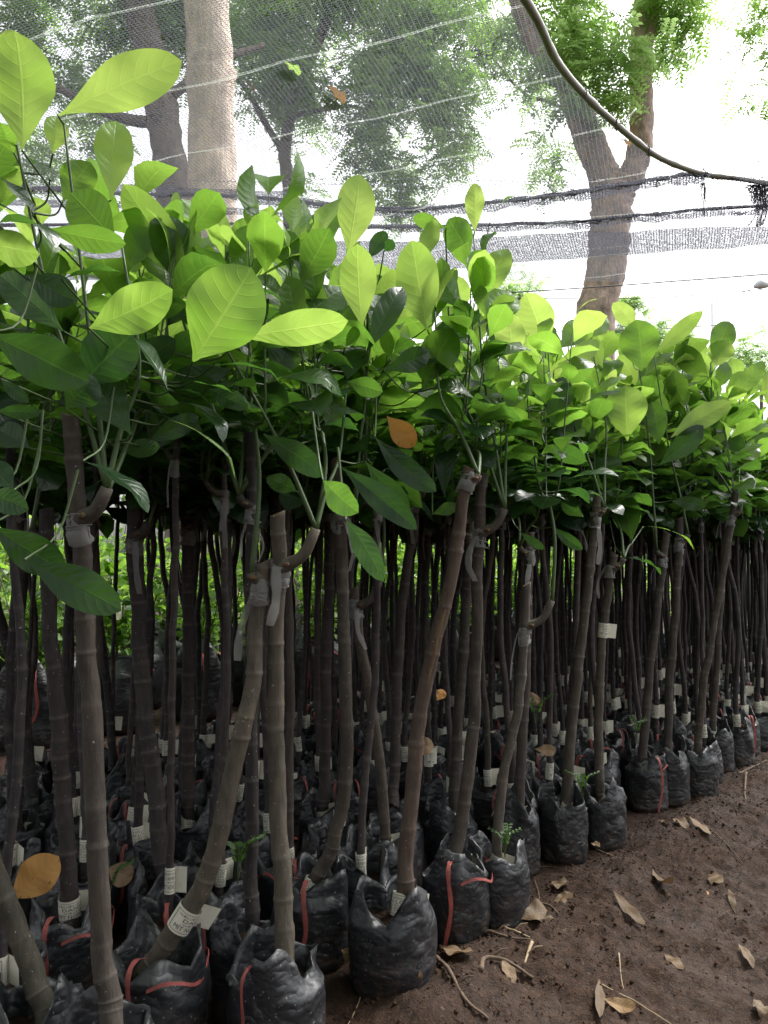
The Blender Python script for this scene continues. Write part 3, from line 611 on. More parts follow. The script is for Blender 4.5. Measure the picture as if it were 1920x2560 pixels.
for hn, q in enumerate(hero_info):
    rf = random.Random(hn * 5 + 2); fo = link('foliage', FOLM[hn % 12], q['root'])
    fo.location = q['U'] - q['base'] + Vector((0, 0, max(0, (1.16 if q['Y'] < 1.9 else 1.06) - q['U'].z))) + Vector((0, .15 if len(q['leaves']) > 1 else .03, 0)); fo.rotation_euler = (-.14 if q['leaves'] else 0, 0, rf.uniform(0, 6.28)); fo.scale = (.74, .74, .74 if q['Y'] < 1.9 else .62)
    if q['U'].z < 1.15:
        e0 = q['U'] - q['base']; cb2 = Buf(); tube(cb2, spline([e0 - Vector((0, 0, .01)), e0.lerp(fo.location, .5) + Vector((.012, 0, .02)), fo.location], 10), [.0048 - .0006 * i / 10 for i in range(11)], 7, True); link('shoot', cb2.mesh('shoot', [M['green_stem']]), q['root'])
    if not q['leaves']: continue
    ls = sorted(q['leaves'], key=lambda a: a[0].x); ns = max(1, min(3, round(len(ls) / 5))); Ub = q['U']
    groups = [ls[i * len(ls) // ns:(i + 1) * len(ls) // ns] for i in range(ns)]
    for g in groups:
        top = max(g, key=lambda a: a[0].z); Tp = top[0].copy(); Tp.y += .025
        mx = sum((a[0].x for a in g)) / len(g)
        if Tp.z < Ub.z + .06: Tp = Vector((mx, Ub.y + .02, Ub.z + .12))
        mid = Ub.lerp(Tp, .5); mid.x = .55 * mid.x + .45 * mx; mid.y += .015
        pts = spline([Ub, Ub.lerp(mid, .45) + Vector((0, 0, .01)), mid, Tp], 16)
        sb = Buf(); tube(sb, [p - q['base'] for p in pts], [.0052 - .0032 * i / 16 for i in range(17)], 7, True)
        sh = link('shoot', sb.mesh('shoot', [M['green_stem']]), q['root'])
        for (B, T, wd, tone) in g:
            lb = Buf(); d = T - B; L = d.length
            # petiole to the nearest lower point of the shoot
            best = min(range(17), key=lambda i: (pts[i] - B).length + (.25 if pts[i].z > B.z + .01 else 0)); A = pts[best]
            tocam = (Vector((0, 0, CH)) - B).normalized()
            low = B.z < Ub.z + .04 or (A - B).length > .20
            if low: A = B + Vector((rl.uniform(-.03, .03), .11, .13))
            ln = (A - B).length
            pm = A.lerp(B, .55) + (Vector((0, .03, -.02)) if low else Vector((0, min(.12, .45 * ln * ln * 12), -.04 * ln)))
            tube(lb, [p - q['base'] for p in spline([A, pm, B], 8)], [.0022 - .0007 * i / 8 for i in range(9)], 6, False, 1)
            asp = wd / L; zn = tocam + Vector((rl.uniform(-.35, .35), 0, rl.uniform(-.35, .35)))
            fl = 1 if rl.random() < .5 else -1
            kw = dict(droop=rl.uniform(.1, .45) * fl, fold=rl.uniform(.04, .28), wave=rl.uniform(.05, .15), q=rl.uniform(1.1, 1.32), side=rl.uniform(-.22, .22))
            if asp < .26: zn = tocam * .35 + Vector((0, .2, 1)); wd = wd * 2.0; kw['droop'] = rl.uniform(.5, .9)
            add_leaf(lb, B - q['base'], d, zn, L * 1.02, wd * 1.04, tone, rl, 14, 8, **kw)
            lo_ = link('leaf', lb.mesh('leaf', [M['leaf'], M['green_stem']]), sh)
# ------------------------------------------------------------------ generic saplings in rows
VAR = []
for v in range(14):
    rnd = random.Random(900 + v); Ht = rnd.uniform(1.06, 1.26); r0 = rnd.uniform(.0085, .0130); r1 = r0 * .78
    lx, ly = rnd.uniform(-.05, .05), rnd.uniform(-.04, .04); kx = rnd.uniform(-.035, .035)
    pts = [Vector((0, 0, .12)), Vector((lx * .1, ly * .2, .3)), Vector((lx * .5 + kx, ly * .5, .65)), Vector((lx, ly, .95)), Vector((lx * 1.1, ly, Ht))]
    b, P, R = trunk_buf(pts, r0, r1, 300 + v, 9); ui = int(len(P) * rnd.uniform(.84, .95)); az = rnd.uniform(0, 6.28)
    end = knob_branch(b, P[ui], (math.cos(az), math.sin(az), 0), R[ui], rnd.uniform(.015, .05), v)
    VAR.append(dict(buf=b, me=b.mesh('trunk', [M['bark'], M['wound']]), P=P, R=R, ui=ui, end=end))
cands = []
hb = [q['base'] for q in hero_info]
rg = random.Random(21)
DR, DS = .172, .180
for k in range(0, 11):
    for j in range(-12, 70):
        s = j * DS + (k % 2) * DS * .5
        p = E0 + U * (s + rg.uniform(-.025, .025)) + Nn * (k * DR + rg.uniform(-.02, .02))
        if p.y < 1.2 or abs(p.x / p.y) > .56 - .02 * 0: continue
        if k > 2 and rg.random() < (.12 if p.x < .1 else .03): continue
        if p.y > 1.2 and min((p.xy - h.xy).length for h in hb) < .125: continue
        if k == 0 and p.y < 2.9: continue
        cands.append((p.y, k, s, p))
cands.sort(key=lambda c: c[0])
NG = 300 - len(HERO)
near, rest = cands[:NG], [c for c in cands[NG:] if c[0] < 9]
cnt = {}
near = sorted(near, key=lambda c: (c[1], c[2]))
for (y, k, s, p) in near:
    cnt[k] = cnt.get(k, 0) + 1; r = random.Random(int(p.x * 1e4) + int(p.y * 1e4) * 7)
    V = r.choice(VAR); rz = r.uniform(0, 6.28)
    root = empty('grafted_sapling', p, rz)
    tag(root, f"dark-stemmed sapling, {ordinal(cnt[k])} from near end of the {ordinal(k + 1)} row behind the path", 'sapling', GRP)
    bo = link('bag', r.choice(BAGS), root); sc = r.uniform(.86, .98); bo.scale = (sc, sc, r.uniform(.85, 1.05)); bo.rotation_euler = (r.uniform(-.05, .05), r.uniform(-.05, .05), r.uniform(0, 6))
    if y < 3: so_ = link('potting_soil', r.choice(SOILS), root); so_.scale = (sc, sc, .97)
    tr = link('trunk', V['me'], root); c0 = r.choice(BARKC); f = r.uniform(.55, 1.05); tr.color = (c0[0] * f, c0[1] * f, c0[2] * f, 1)
    tp = link('grafting_tape', r.choice(TAPES), root); place_on(tp, V['P'], V['ui'] - 4, (V['R'][V['ui']] / .014,) * 2 + (1,), r.uniform(0, 6))
    if r.random() < .95:
        la = link('paper_label', r.choice(LABEL), root); i = r.choice((13, 16, 18, 21, 24, 28, 40)); place_on(la, V['P'], i, (V['R'][i] * 1.2 / LR,) * 2 + (1.15,), -rz + r.uniform(-1.3, 1.3))
    if r.random() < .5:
        ro = link('tie_ribbon', r.choice(RIBS), root); ro.rotation_euler = (0, 0, -rz + r.uniform(-1, 1))
    fo = link('foliage', r.choice(FOLM), root); fo.location = V['end']; fo.rotation_euler = (r.uniform(-.08, .08), r.uniform(-.08, .08), r.uniform(0, 6.28)); q_ = r.uniform(.88, 1.12); fo.scale = (q_, q_, q_ * (.84 if y < 2.8 else .93))
# the rest, far along the rows: one mass
mb = Buf(); LB = [bag_buf(200 + i, .076, .155, (14, 22)) for i in range(2)]
rest = rest[:170]
LOWF = [make_foliage(500 + i, 2, 9, H=.5, lsize=.14, res=(4, 2)) for i in range(3)]
for (y, k, s, p) in rest:
    r = random.Random(int(p.x * 1e4)); Mx = Matrix.Translation(p) @ Matrix.Rotation(r.uniform(0, 6), 4, 'Z')
    h = r.uniform(1.05, 1.2); tube(mb, [tuple(Mx @ Vector((0, 0, .1))), tuple(Mx @ Vector((r.uniform(-.02, .02), 0, .6))), tuple(Mx @ Vector((.02, 0, h)))], [.014, .0125, .011], 6, True, 2)
    lb = Buf(); lb.xf(r.choice(LOWF), Mx @ Matrix.Translation((.02, 0, h - .05))); mb.v_ = 0
    lb.m = list(lb.m); bb = Buf(); bb.xf(r.choice(LB), Mx); bb.m = [3] * len(bb.f)
    b0 = len(mb.v); mb.v.extend(bb.v); mb.uv.extend(bb.uv); mb.t.extend(bb.t); mb.m.extend(bb.m); mb.f.extend([tuple(i + b0 for i in f) for f in bb.f])
    b0 = len(mb.v); mb.v.extend(lb.v); mb.uv.extend(lb.uv); mb.t.extend(lb.t); mb.m.extend(lb.m); mb.f.extend([tuple(i + b0 for i in f) for f in lb.f])
if rest:
    me = mb.mesh('far_saplings', [M['leaf'], M['green_stem'], M['wire'], M['bag']]); o = link('far_saplings', me)
    tag(o, 'far rows of grafted saplings massed along the back of the bed', 'saplings', kind='stuff')
    lb = Buf()
# ------------------------------------------------------------------ ground
def gh(x, y):
    d = (Vector((x, y, 0)) - E0).dot(Nn)          # <0 = path side
    v = Vector((x, y, 0)); z = 0
    if d < .12: 
        t = min(1, (-d + .12) / .25); z += t * (.020 * noise.noise(v * 3) + .016 * noise.noise(v * 8) + .012 * noise.noise(v * 21) + .018 * abs(noise.noise(v * 41)) + .009 * noise.noise(v * 90))
        z += .03 * math.exp(-((d + .16) / .12) ** 2)
    return z - .004
gb = Buf(); x0, x1, y0, y1 = -1.2, 2.9, .9, 5.0; st = .0125; nx = int((x1 - x0) / st); ny = int((y1 - y0) / st)
vs = []
for j in range(ny + 1):
    for i in range(nx + 1):
        x = x0 + i * st; y = y0 + j * st; vs.append((x, y, gh(x, y)))
fs = [(j * (nx + 1) + i, j * (nx + 1) + i + 1, (j + 1) * (nx + 1) + i + 1, (j + 1) * (nx + 1) + i) for j in range(ny) for i in range(nx)]
X0, X1, Y0, Y1 = -400, 400, -60, 900
c4 = [(x0, y0), (x1, y0), (x1, y1), (x0, y1)]; o4 = [(X0, Y0), (X1, Y0), (X1, Y1), (X0, Y1)]
b0 = len(vs); vs += [(x, y, -.004) for x, y in c4] + [(x, y, -.004) for x, y in o4]
fs += [(b0 + i, b0 + 4 + i, b0 + 4 + (i + 1) % 4, b0 + (i + 1) % 4) for i in range(4)]
gb.add(vs, fs); tag(link('ground', gb.mesh('ground', [M['soil']])), kind='structure')
# clods
cb = Buf(); rc = random.Random(5)
for i in range(8000):
    s = rc.uniform(-.9, 2.6); p = E0 + U * s - Nn * abs(rc.gauss(.03, .33)); rr = rc.choice((.0012, .0015, .002, .002, .0025, .0045)) * rc.uniform(.7, 1.3)
    if p.y < .95: continue
    vs = []
    for a in range(3):
        for k in range(6):
            th = k * 1.047 + a; ph = (.35, 1.2, 2.1)[a]; j = rc.uniform(.7, 1.25); vs.append((p.x + rr * j * math.cos(th) * math.sin(ph), p.y + rr * j * math.sin(th) * math.sin(ph), gh(p.x, p.y) + rr * .25 + rr * math.cos(ph) * .6 * j))
    fs = [tuple(range(6))] + [(a * 6 + k, (a + 1) * 6 + k, (a + 1) * 6 + (k + 1) % 6, a * 6 + (k + 1) % 6) for a in range(2) for k in range(6)]
    cb.add(vs, fs)
tag(link('soil_clods', cb.mesh('soil_clods', [M['clod']])), 'small crumbs and clods of brown soil scattered over the path', 'soil crumbs', kind='stuff')
# ------------------------------------------------------------------ fallen leaves and twigs on the ground
def F2(x, y): return (960 + x * k_, 1800 + y * k_)
def F3(x, y): return (x * k_, 1920 + y * k_)
GL = [ (F2(240, 975), F2(405, 1140), 80, .3, 'large curled tan leaf lying in front of the ribboned bag'),
 (F2(5, 1075), F2(130, 1110), 60, .35, 'pale tan leaf beside the large front bag'), (F2(115, 1170), F2(180, 1215), 34, .35, 'small pale scrap of leaf at the bottom centre of the path'),
 (F2(725, 700), F2(805, 735), 70, .1, 'dark brown rounded leaf curled over, topmost of a pair mid path'), (F2(735, 790), F2(830, 780), 55, .35, 'torn pale leaf just below the dark rounded one'),
 (F2(1245, 460), F2(1330, 490), 50, .3, 'crumpled tan leaf at the path edge beneath the ribbon-tied bags'), (F2(1320, 465), F2(1425, 525), 45, .35, 'long tan leaf right of the crumpled one below the tied bags'),
 (F2(1400, 660), F2(1465, 690), 60, .3, 'folded tan leaf standing up alone at the right of the path'), (F2(1160, 670), F2(1240, 780), 45, .1, 'slender brown leaf pressed in soil at mid path'),
 (F2(950, 1215), F2(1125, 1250), 65, .45, 'pale straw-coloured leaf at the bottom right'), (F2(1210, 1010), F2(1305, 1090), 45, .15, 'brown curved leaf right of the bottom centre'),
 (F2(590, 900), F2(680, 880), 130, .1, 'wet rusty brown leaf sheath among roots'), (F2(275, 915), F2(330, 945), 55, .3, 'small tan leaf against the foot of the ribboned bag'),
 (F2(895, 590), F2(935, 600), 34, .35, 'small tan leaf under the squat speckled bag'), (F2(1530, 980), F2(1610, 1060), 40, .1, 'dull brown leaf by the right edge of the path'),
 (F2(1490, 720), F2(1515, 805), 26, .05, 'narrow dark leaf upright in soil at the right'), (F2(990, 785), F2(1150, 920), 50, .05, 'long muddy brown leaf half buried mid path'),
 (F2(1600, 1200), F2(1665, 1260), 60, .1, 'muddy leaf in the lower right corner'), (F2(1190, 455), F2(1240, 480), 24, .35, 'tiny pale leaf left of the crumpled tan one'),
 (F2(930, 1130), F2(935, 1300), 40, .03, 'dark brown curled leaf standing near the bottom edge'), (F2(1390, 738), F2(1405, 755), 12, .9, 'tiny yellow leaflet on the path'),
 (F2(510, 1110), F2(575, 1170), 50, .3, 'curled grey-tan leaf caught on a root'), (F3(1475, 850), F3(1670, 950), 150, .42, 'large speckled orange-tan leaf by the front bag')]
for i, (a, b, wd, tone, lab) in enumerate(GL):
    A = atZ(*a, .012); B = atZ(*b, .016); r = random.Random(i); A.z = gh(A.x, A.y) + .008; B.z = gh(B.x, B.y) + r.uniform(.006, .018)
    if 'speckled' in lab: A.z += .04; B.z += .03
    L = (B - A).length; px = (A.y / F); wr = wd * k_ * px * 1.3
    lb = Buf(); add_leaf(lb, (0, 0, 0), B - A, Vector((r.uniform(-.4, .4), -.5, 1)), max(L, wr * 1.2) * .88, min(wr, .08) * .8, tone * (.6 if tone < .4 else .8), r, 14, 8, droop=r.uniform(-1.2, 1.2), fold=r.uniform(-.1, .5), wave=r.uniform(.15, .4), q=1.1)
    o = link('fallen_leaf', lb.mesh('fallen_leaf', [M['dead']])); o.location = A; tag(o, lab, 'leaf', 'dry leaves fallen on the soil path')
M['twig'] = simple('twig', (.12, .085, .06), .8, .2, .5, 60, .4, 150)
M['twigp'] = simple('pale_twig', (.30, .23, .15), .8, .2, .4, 60)
TW = [([F2(218, 1050), F2(285, 1170), F2(350, 1260), F2(450, 1320)], .005, 0, 'long dark root running down to the bottom edge'),
 ([F2(380, 940), F2(450, 945), F2(520, 985), F2(645, 1010)], .005, 0, 'dark bent root beside the ribboned bag'),
 ([F2(490, 895), F2(560, 950), F2(630, 988)], .004, 1, 'pale broken stick beside the rusty leaf sheath'),
 ([F2(420, 1160), F2(435, 1110), F2(520, 1115), F2(645, 1130)], .006, 0, 'thick hooked root with a curled leaf on it'),
 ([F2(575, 635), F2(700, 620), F2(820, 665), F2(930, 730)], .0018, 0, 'thin arched runner below the thin kinked sapling'),
 ([F2(900, 545), F2(1000, 610), F2(1090, 675)], .0016, 1, 'straight pale straw below the squat bag'),
 ([F2(940, 1145), F2(1100, 1215), F2(1240, 1285)], .002, 1, 'long pale straw at the bottom right'),
 ([F2(1565, 250), F2(1560, 330), F2(1580, 415)], .005, 0, 'short brown stick pointing down at upper right of path'),
 ([F2(1530, 245), F2(1600, 215), F2(1665, 180)], .004, 0, 'brown stick crossing the upper right corner of the path'),
 ([F2(640, 1020), F2(620, 1060), F2(608, 1085)], .004, 1, 'short pale wood chip below the rusty sheath'),
 ([F2(650, 680), F2(670, 760), F2(655, 860), F2(620, 925)], .0016, 0, 'thin curved rootlet above the rusty sheath'),
 ([F2(670, 800), F2(720, 840), F2(755, 895)], .003, 0, 'short dark stick right of the rusty sheath'),
 ([F2(1015, 1030), F2(1030, 1120), F2(1070, 1220)], .0015, 1, 'fine pale rootlet at the lower middle'),
 ([F3(1580, 890), F3(1550, 1000), F3(1500, 1106)], .0015, 1, 'grass straw leaning on the speckled leaf'),
 ([F2(1430, 490), F2(1500, 560), F2(1575, 640)], .002, 0, 'slim dark twig at right of the path')]
for i, (pp, r_, m, lab) in enumerate(TW):
    W = [atZ(*q, .01) for q in pp]; r = random.Random(i)
    for q in W: q.z = gh(q.x, q.y) + r_ * .6 + r.uniform(0, .006)
    b = Buf(); n = 16; P = spline(W, n); o0 = W[0].copy()
    tube(b, [p - o0 + Vector((0, 0, .002 * noise.noise(p * 40))) for p in P], [r_ * (1 - .5 * k / n) for k in range(n + 1)], 6, True, jit=.3)
    if r_ > .003 and len(W) > 2: q = P[n // 2] - o0; tube(b, [q, q + Vector((.02, .01, .012)), q + Vector((.035, .005, .016))], [r_ * .5, r_ * .35, r_ * .2], 5)
    o = link('twig', b.mesh('twig', [M['twigp' if m else 'twig']])); o.location = o0; tag(o, lab, 'twig', 'twigs and roots on the soil path')
# leaves caught above ground
def single_leaf(name, a, b, Y, wd, tone, mat, lab, cat='leaf', zn=None, group=None, **kw):
    A, B = atY(*a, Y), atY(*b, Y + .02); lb = Buf(); r = random.Random(int(a[0]))
    add_leaf(lb, (0, 0, 0), B - A, zn or (Vector((0, 0, CH)) - A), (B - A).length, wd / F * Y, tone, r, 14, 8, droop=.4, fold=.15, wave=.15, **kw)
    o = link(name, lb.mesh(name, [mat])); o.location = A; tag(o, lab, cat, group); return o
single_leaf('withered_leaf', (967, 1040), (1040, 1120), 1.66, 62, .78, M['dead'], 'orange withered leaf hanging in the foliage at the centre')
single_leaf('withered_leaf', (1300, 1108), (1296, 1140), 2.2, 14, .95, M['dead'], 'small orange leaf tip among dark leaves right of centre')
single_leaf('fallen_leaf', F3(45, 570), F3(250, 385), 1.62, 95, .8, M['dead'], 'yellow-brown leaf resting on bags at the lower left')
single_leaf('fallen_leaf', (1092, 1752), (1112, 1722), 2.2, 26, .95, M['dead'], 'orange leaf lying on bags behind the reddish trunk')
single_leaf('fallen_leaf', (1320, 1765), (1345, 1735), 2.7, 40, .35, M['dead'], 'tan leaf lying on bags between the right-hand trunks')
single_leaf('fallen_leaf', F2(95, 115), F2(225, 110), 2.05, 45, .3, M['dead'], 'brown leaf across the bags behind the reddish trunk')
single_leaf('fallen_leaf', F3(460, 430), F3(580, 480), 1.7, 60, .12, M['dead'], 'brown leaf between bags right of the nearest trunk')
single_leaf('fallen_leaf', F2(650, 125), F2(755, 135), 2.45, 28, .3, M['dead'], 'brown curled leaf on bags behind the squat one')
# weeds
def weed(px, py, Y, sz, lab, n=3):
    A = atY(px, py, Y); b = Buf(); r = random.Random(int(px))
    for s in range(n):
        az = r.uniform(0, 6.28); d = Vector((math.cos(az) * .6, math.sin(az) * .6, .9)); P = spline([Vector((0, 0, -sz * .8)), Vector((0, 0, -sz * .3)) + d * sz * .2, d * sz * .6, d * sz + Vector((math.cos(az), math.sin(az), 0)) * sz * .3], 8)
        tube(b, P, .0009, 4, True, 1)
        for i in range(3, 9):
            for sd2 in (-1, 1):
                t = (P[i] - P[i - 1]).normalized(); s2 = t.cross(Vector((0, 0, 1))) * sd2 + t * .35
                add_leaf(b, P[i], s2, Vector((0, -.8, 1)), sz * .34, sz * .15, .42, r, 4, 2, droop=.2, fold=.1, wave=0)
    o = link('weed_seedling', b.mesh('weed_seedling', [M['leaf'], M['green_stem']])); o.location = A; tag(o, lab, 'weed', 'small green weeds growing in the bags')
weed(595, 2150, 1.62, .055, 'feathery green weed beside the dark upright trunk behind the front pair', 4)
weed(272, 2210, 1.62, .045, 'frilly green weed just right of the nearest trunk', 4)
weed(1455, 1965, 2.42, .05, 'feathery weed in the squat speckled bag', 3)
weed(1262, 2110, 2.03, .04, 'round-leaved weed at the foot of the thin kinked sapling', 4)
weed(1590, 1825, 2.9, .045, 'pale weed behind the ribbon-tied bags', 3)
weed(1340, 1780, 2.6, .06, 'broad-leaved green seedling between bags in the mid rows', 3)
# ------------------------------------------------------------------ far bed: big bags with bushy plants
SH = []
for v in range(6):
    r = random.Random(40 + v); b = Buf(); st_ = Buf(); H = r.uniform(.85, 1.2)
    for s in range(7):
        az = r.uniform(0, 6.28); l = r.uniform(.05, .28); P = spline([Vector((0, 0, .2)), Vector((math.cos(az) * .04, math.sin(az) * .04, .4)), Vector((math.cos(az) * l * .6, math.sin(az) * l * .6, H * .7)), Vector((math.cos(az) * l, math.sin(az) * l, H * r.uniform(.85, 1.15)))], 12)
        tube(st_, P, [.006 - .004 * i / 12 for i in range(13)], 5)
        for i in range(4, 13):
            for _ in range(5):
                a2 = r.uniform(0, 6.28); el = r.uniform(-.5, 1.1); d = Vector((math.cos(a2) * math.cos(el), math.sin(a2) * math.cos(el), math.sin(el)))
                L = r.uniform(.05, .10); add_leaf(b, P[i] + d * .02, d, Vector((r.uniform(-1, 1), r.uniform(-1, 1), 1)), L, L * .5, min(1, max(0, r.gauss(.5, .22))), r, 3, 2, droop=r.uniform(0, .8), fold=.2, wave=.05)
    SH.append((b.mesh('foliage', [M['shrub_leaf']]), st_.mesh('stems', [M['twig']])))
BB = [bag_buf(70 + i, .17, .33).mesh('bag', [M['bag']]) for i in range(3)]
rs = random.Random(8); n = 0
for row in range(5):
    c_ = 0
    for j in range(0, 19):
        p = E0 + Nn * (2.75 + row * .5 + rs.uniform(-.06, .06)) + U * (-.9 + j * .48 + rs.uniform(-.08, .08))
        if abs(p.x / p.y) > .58 or p.y > 13: continue
        if (p.xy - Vector((-1.41, 6.5))).length < .35: continue
        c_ += 1; v = rs.choice(SH); root = empty('potted_shrub', p, rs.uniform(0, 6.28))
        tag(root, f"bright green shrub in big bag, {ordinal(c_)} from left in {ordinal(row + 1)} row beyond the aisle", 'shrub', 'bushy shrubs in large bags beyond the aisle')
        s_ = rs.uniform(.85, 1.2)
        f = link('foliage', v[0], root); f.scale = (s_,) * 3; f = link('stems', v[1], root); f.scale = (s_,) * 3
        link('bag', rs.choice(BB), root)
        if row == 0: la = link('paper_label', LABEL[0], root); la.scale = (1.6, 1.6, 1.6); la.location = (0, 0, .62); la.rotation_euler = (0, 0, rs.uniform(0, 6))
        if row == 0: ro = link('tie_ribbon', RIBS[c_ % 5], root); ro.scale = (2.1, 2.1, 1.9)
# ------------------------------------------------------------------ trees
def sprig(r, size=.26, pairs=7):
    b = Buf(); P = [Vector((0, 0, 0))]; d = Vector((1, 0, .1))
    for i in range(pairs): d = (d + Vector((0, 0, -.12))).normalized(); P.append(P[-1] + d * size / pairs)
    for i in range(1, pairs + 1):
        for s in (-1, 1):
            L = size * .24 * r.uniform(.8, 1.2); o = P[i]; y = Vector((.35, s, r.uniform(-.4, .1))).normalized(); x = Vector((1, 0, 0)) * L * .24
            b.add([tuple(o), tuple(o + y * L * .5 + x), tuple(o + y * L), tuple(o + y * L * .5 - x)], [(0, 1, 2, 3)], None, .5)
    return np.array([tuple(v) for v in b.v]), b.f
SPR = [sprig(random.Random(i)) for i in range(5)]
def crown(name, centers, nspr, tone, seed, scale=1.0, mat='tree_leaf', parent=None):
    rn = np.random.RandomState(seed); V = []; Fc = []; T = []; off = 0
    wts = np.array([c[1] ** 2 for c in centers]); wts /= wts.sum()
    for i in range(nspr):
        c = centers[rn.choice(len(centers), p=wts)]; u = rn.normal(size=3); u /= np.linalg.norm(u) + 1e-9
        rad = c[1] * rn.rand() ** .45; pos = np.array(c[0]) + u * rad * np.array([1, 1, .8])
        if noise.noise(Vector(pos * 1.15)) + .5 * noise.noise(Vector(pos * 3.1)) < -.04: continue
        sv, sf = SPR[rn.randint(5)]; a = rn.rand() * 6.28; e = rn.uniform(-.7, .3)
        R = np.array(Matrix.Rotation(a, 3, 'Z') @ Matrix.Rotation(-e, 3, 'Y') @ Matrix.Rotation(rn.uniform(-.6, .6), 3, 'X'))
        V.append(sv @ R.T * scale * rn.uniform(.7, 1.2) + pos); Fc += [tuple(k + off for k in f) for f in sf]; off += len(sv)
        T += [float(np.clip(tone + rn.normal() * .16 + .45 * noise.noise(Vector(pos * 1.1)), 0, 1))] * len(sv)  # slow tone drift paints sunlit and duller clumps into the leaf colour
    V = np.concatenate(V); b = Buf(); b.v = V.tolist(); b.f = Fc; b.uv = [(0, .5)] * len(V); b.t = T; b.m = [0] * len(Fc)
    return b.mesh(name, [M[mat]], False)
def tree(name, lab, Y, stems, crowns, nspr, tone, seed, scale=1.0, bark='tree_bark', group=None, extra=()):
    # stems: list of (pts[(px,py)], r0, r1) in photo display coordinates at distance Y
    W0 = atY(stems[0][0][0][0] * K, stems[0][0][0][1] * K, Y); bx = Vector((W0.x, Y, 0)); root = empty(name, bx); tag(root, lab, 'tree', group)
    tb = Buf(); first = True
    for (pts, r0, r1) in stems:
        W = []
        for q in pts:
            p = atY(q[0] * K, q[1] * K, Y); 
            if len(q) > 2: p.y += q[2]
            W.append(p - bx)
        if first: W = [Vector((W[0].x, 0, -.1))] + W; first = False
        n = max(12, int(len(W) * 7)); P = spline(W, n)
        tube(tb, P, [(r0 + (r1 - r0) * i / n) * (1 + .06 * noise.noise(p * 2.5)) for i, p in enumerate(P)], 16, True, jit=.22)
    link('trunk', tb.mesh('trunk', [M[bark]]), root)
    if crowns:
        cs = []
        for (x, y, dy, r) in crowns:
            p = atY(x * K, y * K, Y + dy) - bx; cs.append(((p.x, p.y, p.z), r))
        cb_ = crown('crown', cs, nspr, tone, seed, scale)
        link('crown', cb_, root)
        if extra: link('added_shade_crown', crown('added_shade_crown', list(extra), 3600, tone, seed + 1, 1.9), root)  # unseen foliage added overhead to dim the light on the foreground
    return root
g_ = 'shade trees standing beyond the net'
tree('palm_tree', 'pale smooth mottled palm trunk standing left of centre behind the net', 6.5, [([(462, 1100), (461, 600), (459, 415), (455, 200), (450, 0), (440, -700)], .205, .185)], [], 0, .5, 1, bark='palm_bark')
tree('shade_tree', 'dark crooked tree with heavy low limb, left of the pale palm trunk', 8.5, [([(400, 1100), (385, 600), (375, 420), (352, 250), (325, 120), (300, 0), (280, -250)], .21, .15), ([(352, 262), (300, 262), (220, 240), (120, 190), (20, 200)], .07, .03), ([(365, 210), (480, 130), (560, 60, .3)], .06, .03)],
     [(60, 60, .5, .8), (250, 40, .8, .8), (180, 200, .9, .5), (400, 50, 1, .8), (-60, -150, 0, 1.2), (250, -200, 0, 1.3), (60, 330, 1, .6), (250, 330, .9, .4), (480, -200, 0, 1.2)], 6500, .66, 3, 1.0, group=g_)
tree('shade_tree', 'dark leafy tree with thin forked stems filling the middle behind the net', 10.5, [([(640, 1100), (625, 450), (615, 330), (640, 200), (700, 60), (760, -100)], .10, .06), ([(618, 340), (570, 260), (530, 190), (490, 150)], .05, .025), ([(630, 250), (760, 230), (850, 270)], .035, .015)],
     [(620, 60, 0, 1.0), (760, 40, .4, 1.1), (900, 60, 0, 1.0), (720, 230, .2, .95), (850, 230, 0, .9), (950, 200, 0, .7), (620, 180, 0, .7), (800, 350, .2, .8), (930, 330, .2, .6), (980, 60, 0, .7), (560, 90, .6, .7), (700, 420, .6, .5), (640, -100, 0, 1.4), (850, -100, 0, 1.5), (860, 430, .4, .45)], 13000, .74, 5, 1.0, group=g_, extra=[((-1, -5, 7.8), 2.2), ((-3.5, -7, 7.2), 2.2), ((1, -8, 7.5), 2.2), ((-2, -10, 6.8), 2.5), ((3, -12, 7), 2.5), ((0, -13, 6.5), 2.5), ((5, -14, 6.5), 2.2)])
tree('shade_tree', 'forked rough-barked tree in front of the bright sky at the right', 7.6,
     [([(1283, 1100), (1287, 720), (1305, 600), (1318, 500), (1325, 420), (1335, 385)], .175, .20), ([(1325, 420), (1285, 330), (1255, 255), (1222, 170), (1165, 95), (1125, 0), (1090, -140)], .155, .10), ([(1330, 430), (1368, 370), (1385, 300), (1385, 200), (1385, 120), (1400, -60)], .13, .10)],
     [(1290, 40, -.2, .42), (1200, 120, -.3, .3), (1360, 90, -.4, .38), (1440, 110, .2, .33), (1300, 150, -.4, .28), (1430, 200, .3, .26), (1400, 20, -.2, .42), (1250, -60, 0, .7), (1400, -90, 0, .7), (1180, 350, .3, .17), (1175, 300, .3, .14), (1235, 210, -.4, .16), (1265, 290, .2, .15), (1245, 60, -.3, .3), (1330, 210, -.4, .22), (1310, 90, .3, .4), (1460, 40, 0, .35), (1160, 160, .2, .3), (1120, 60, .2, .3)], 3400, .85, 9, .9, bark='pale_bark', group=g_)
tree('shade_tree', 'loose leafy branches behind the fork, left of the rough-barked tree', 11, [([(1290, 1100), (1290, 520), (1235, 260), (1130, 200), (1060, 120)], .05, .015)],
     [(1050, 60, 0, .45), (1100, 150, 0, .42), (1060, 230, 0, .3), (1120, 210, 0, .3), (1190, 340, 0, .32), (1170, 200, 0, .25), (1060, 320, .2, .35), (1000, 300, 0, .45), (1020, 130, 0, .5), (1190, 400, 0, .2)], 800, .30, 12, 1.0, group=g_)
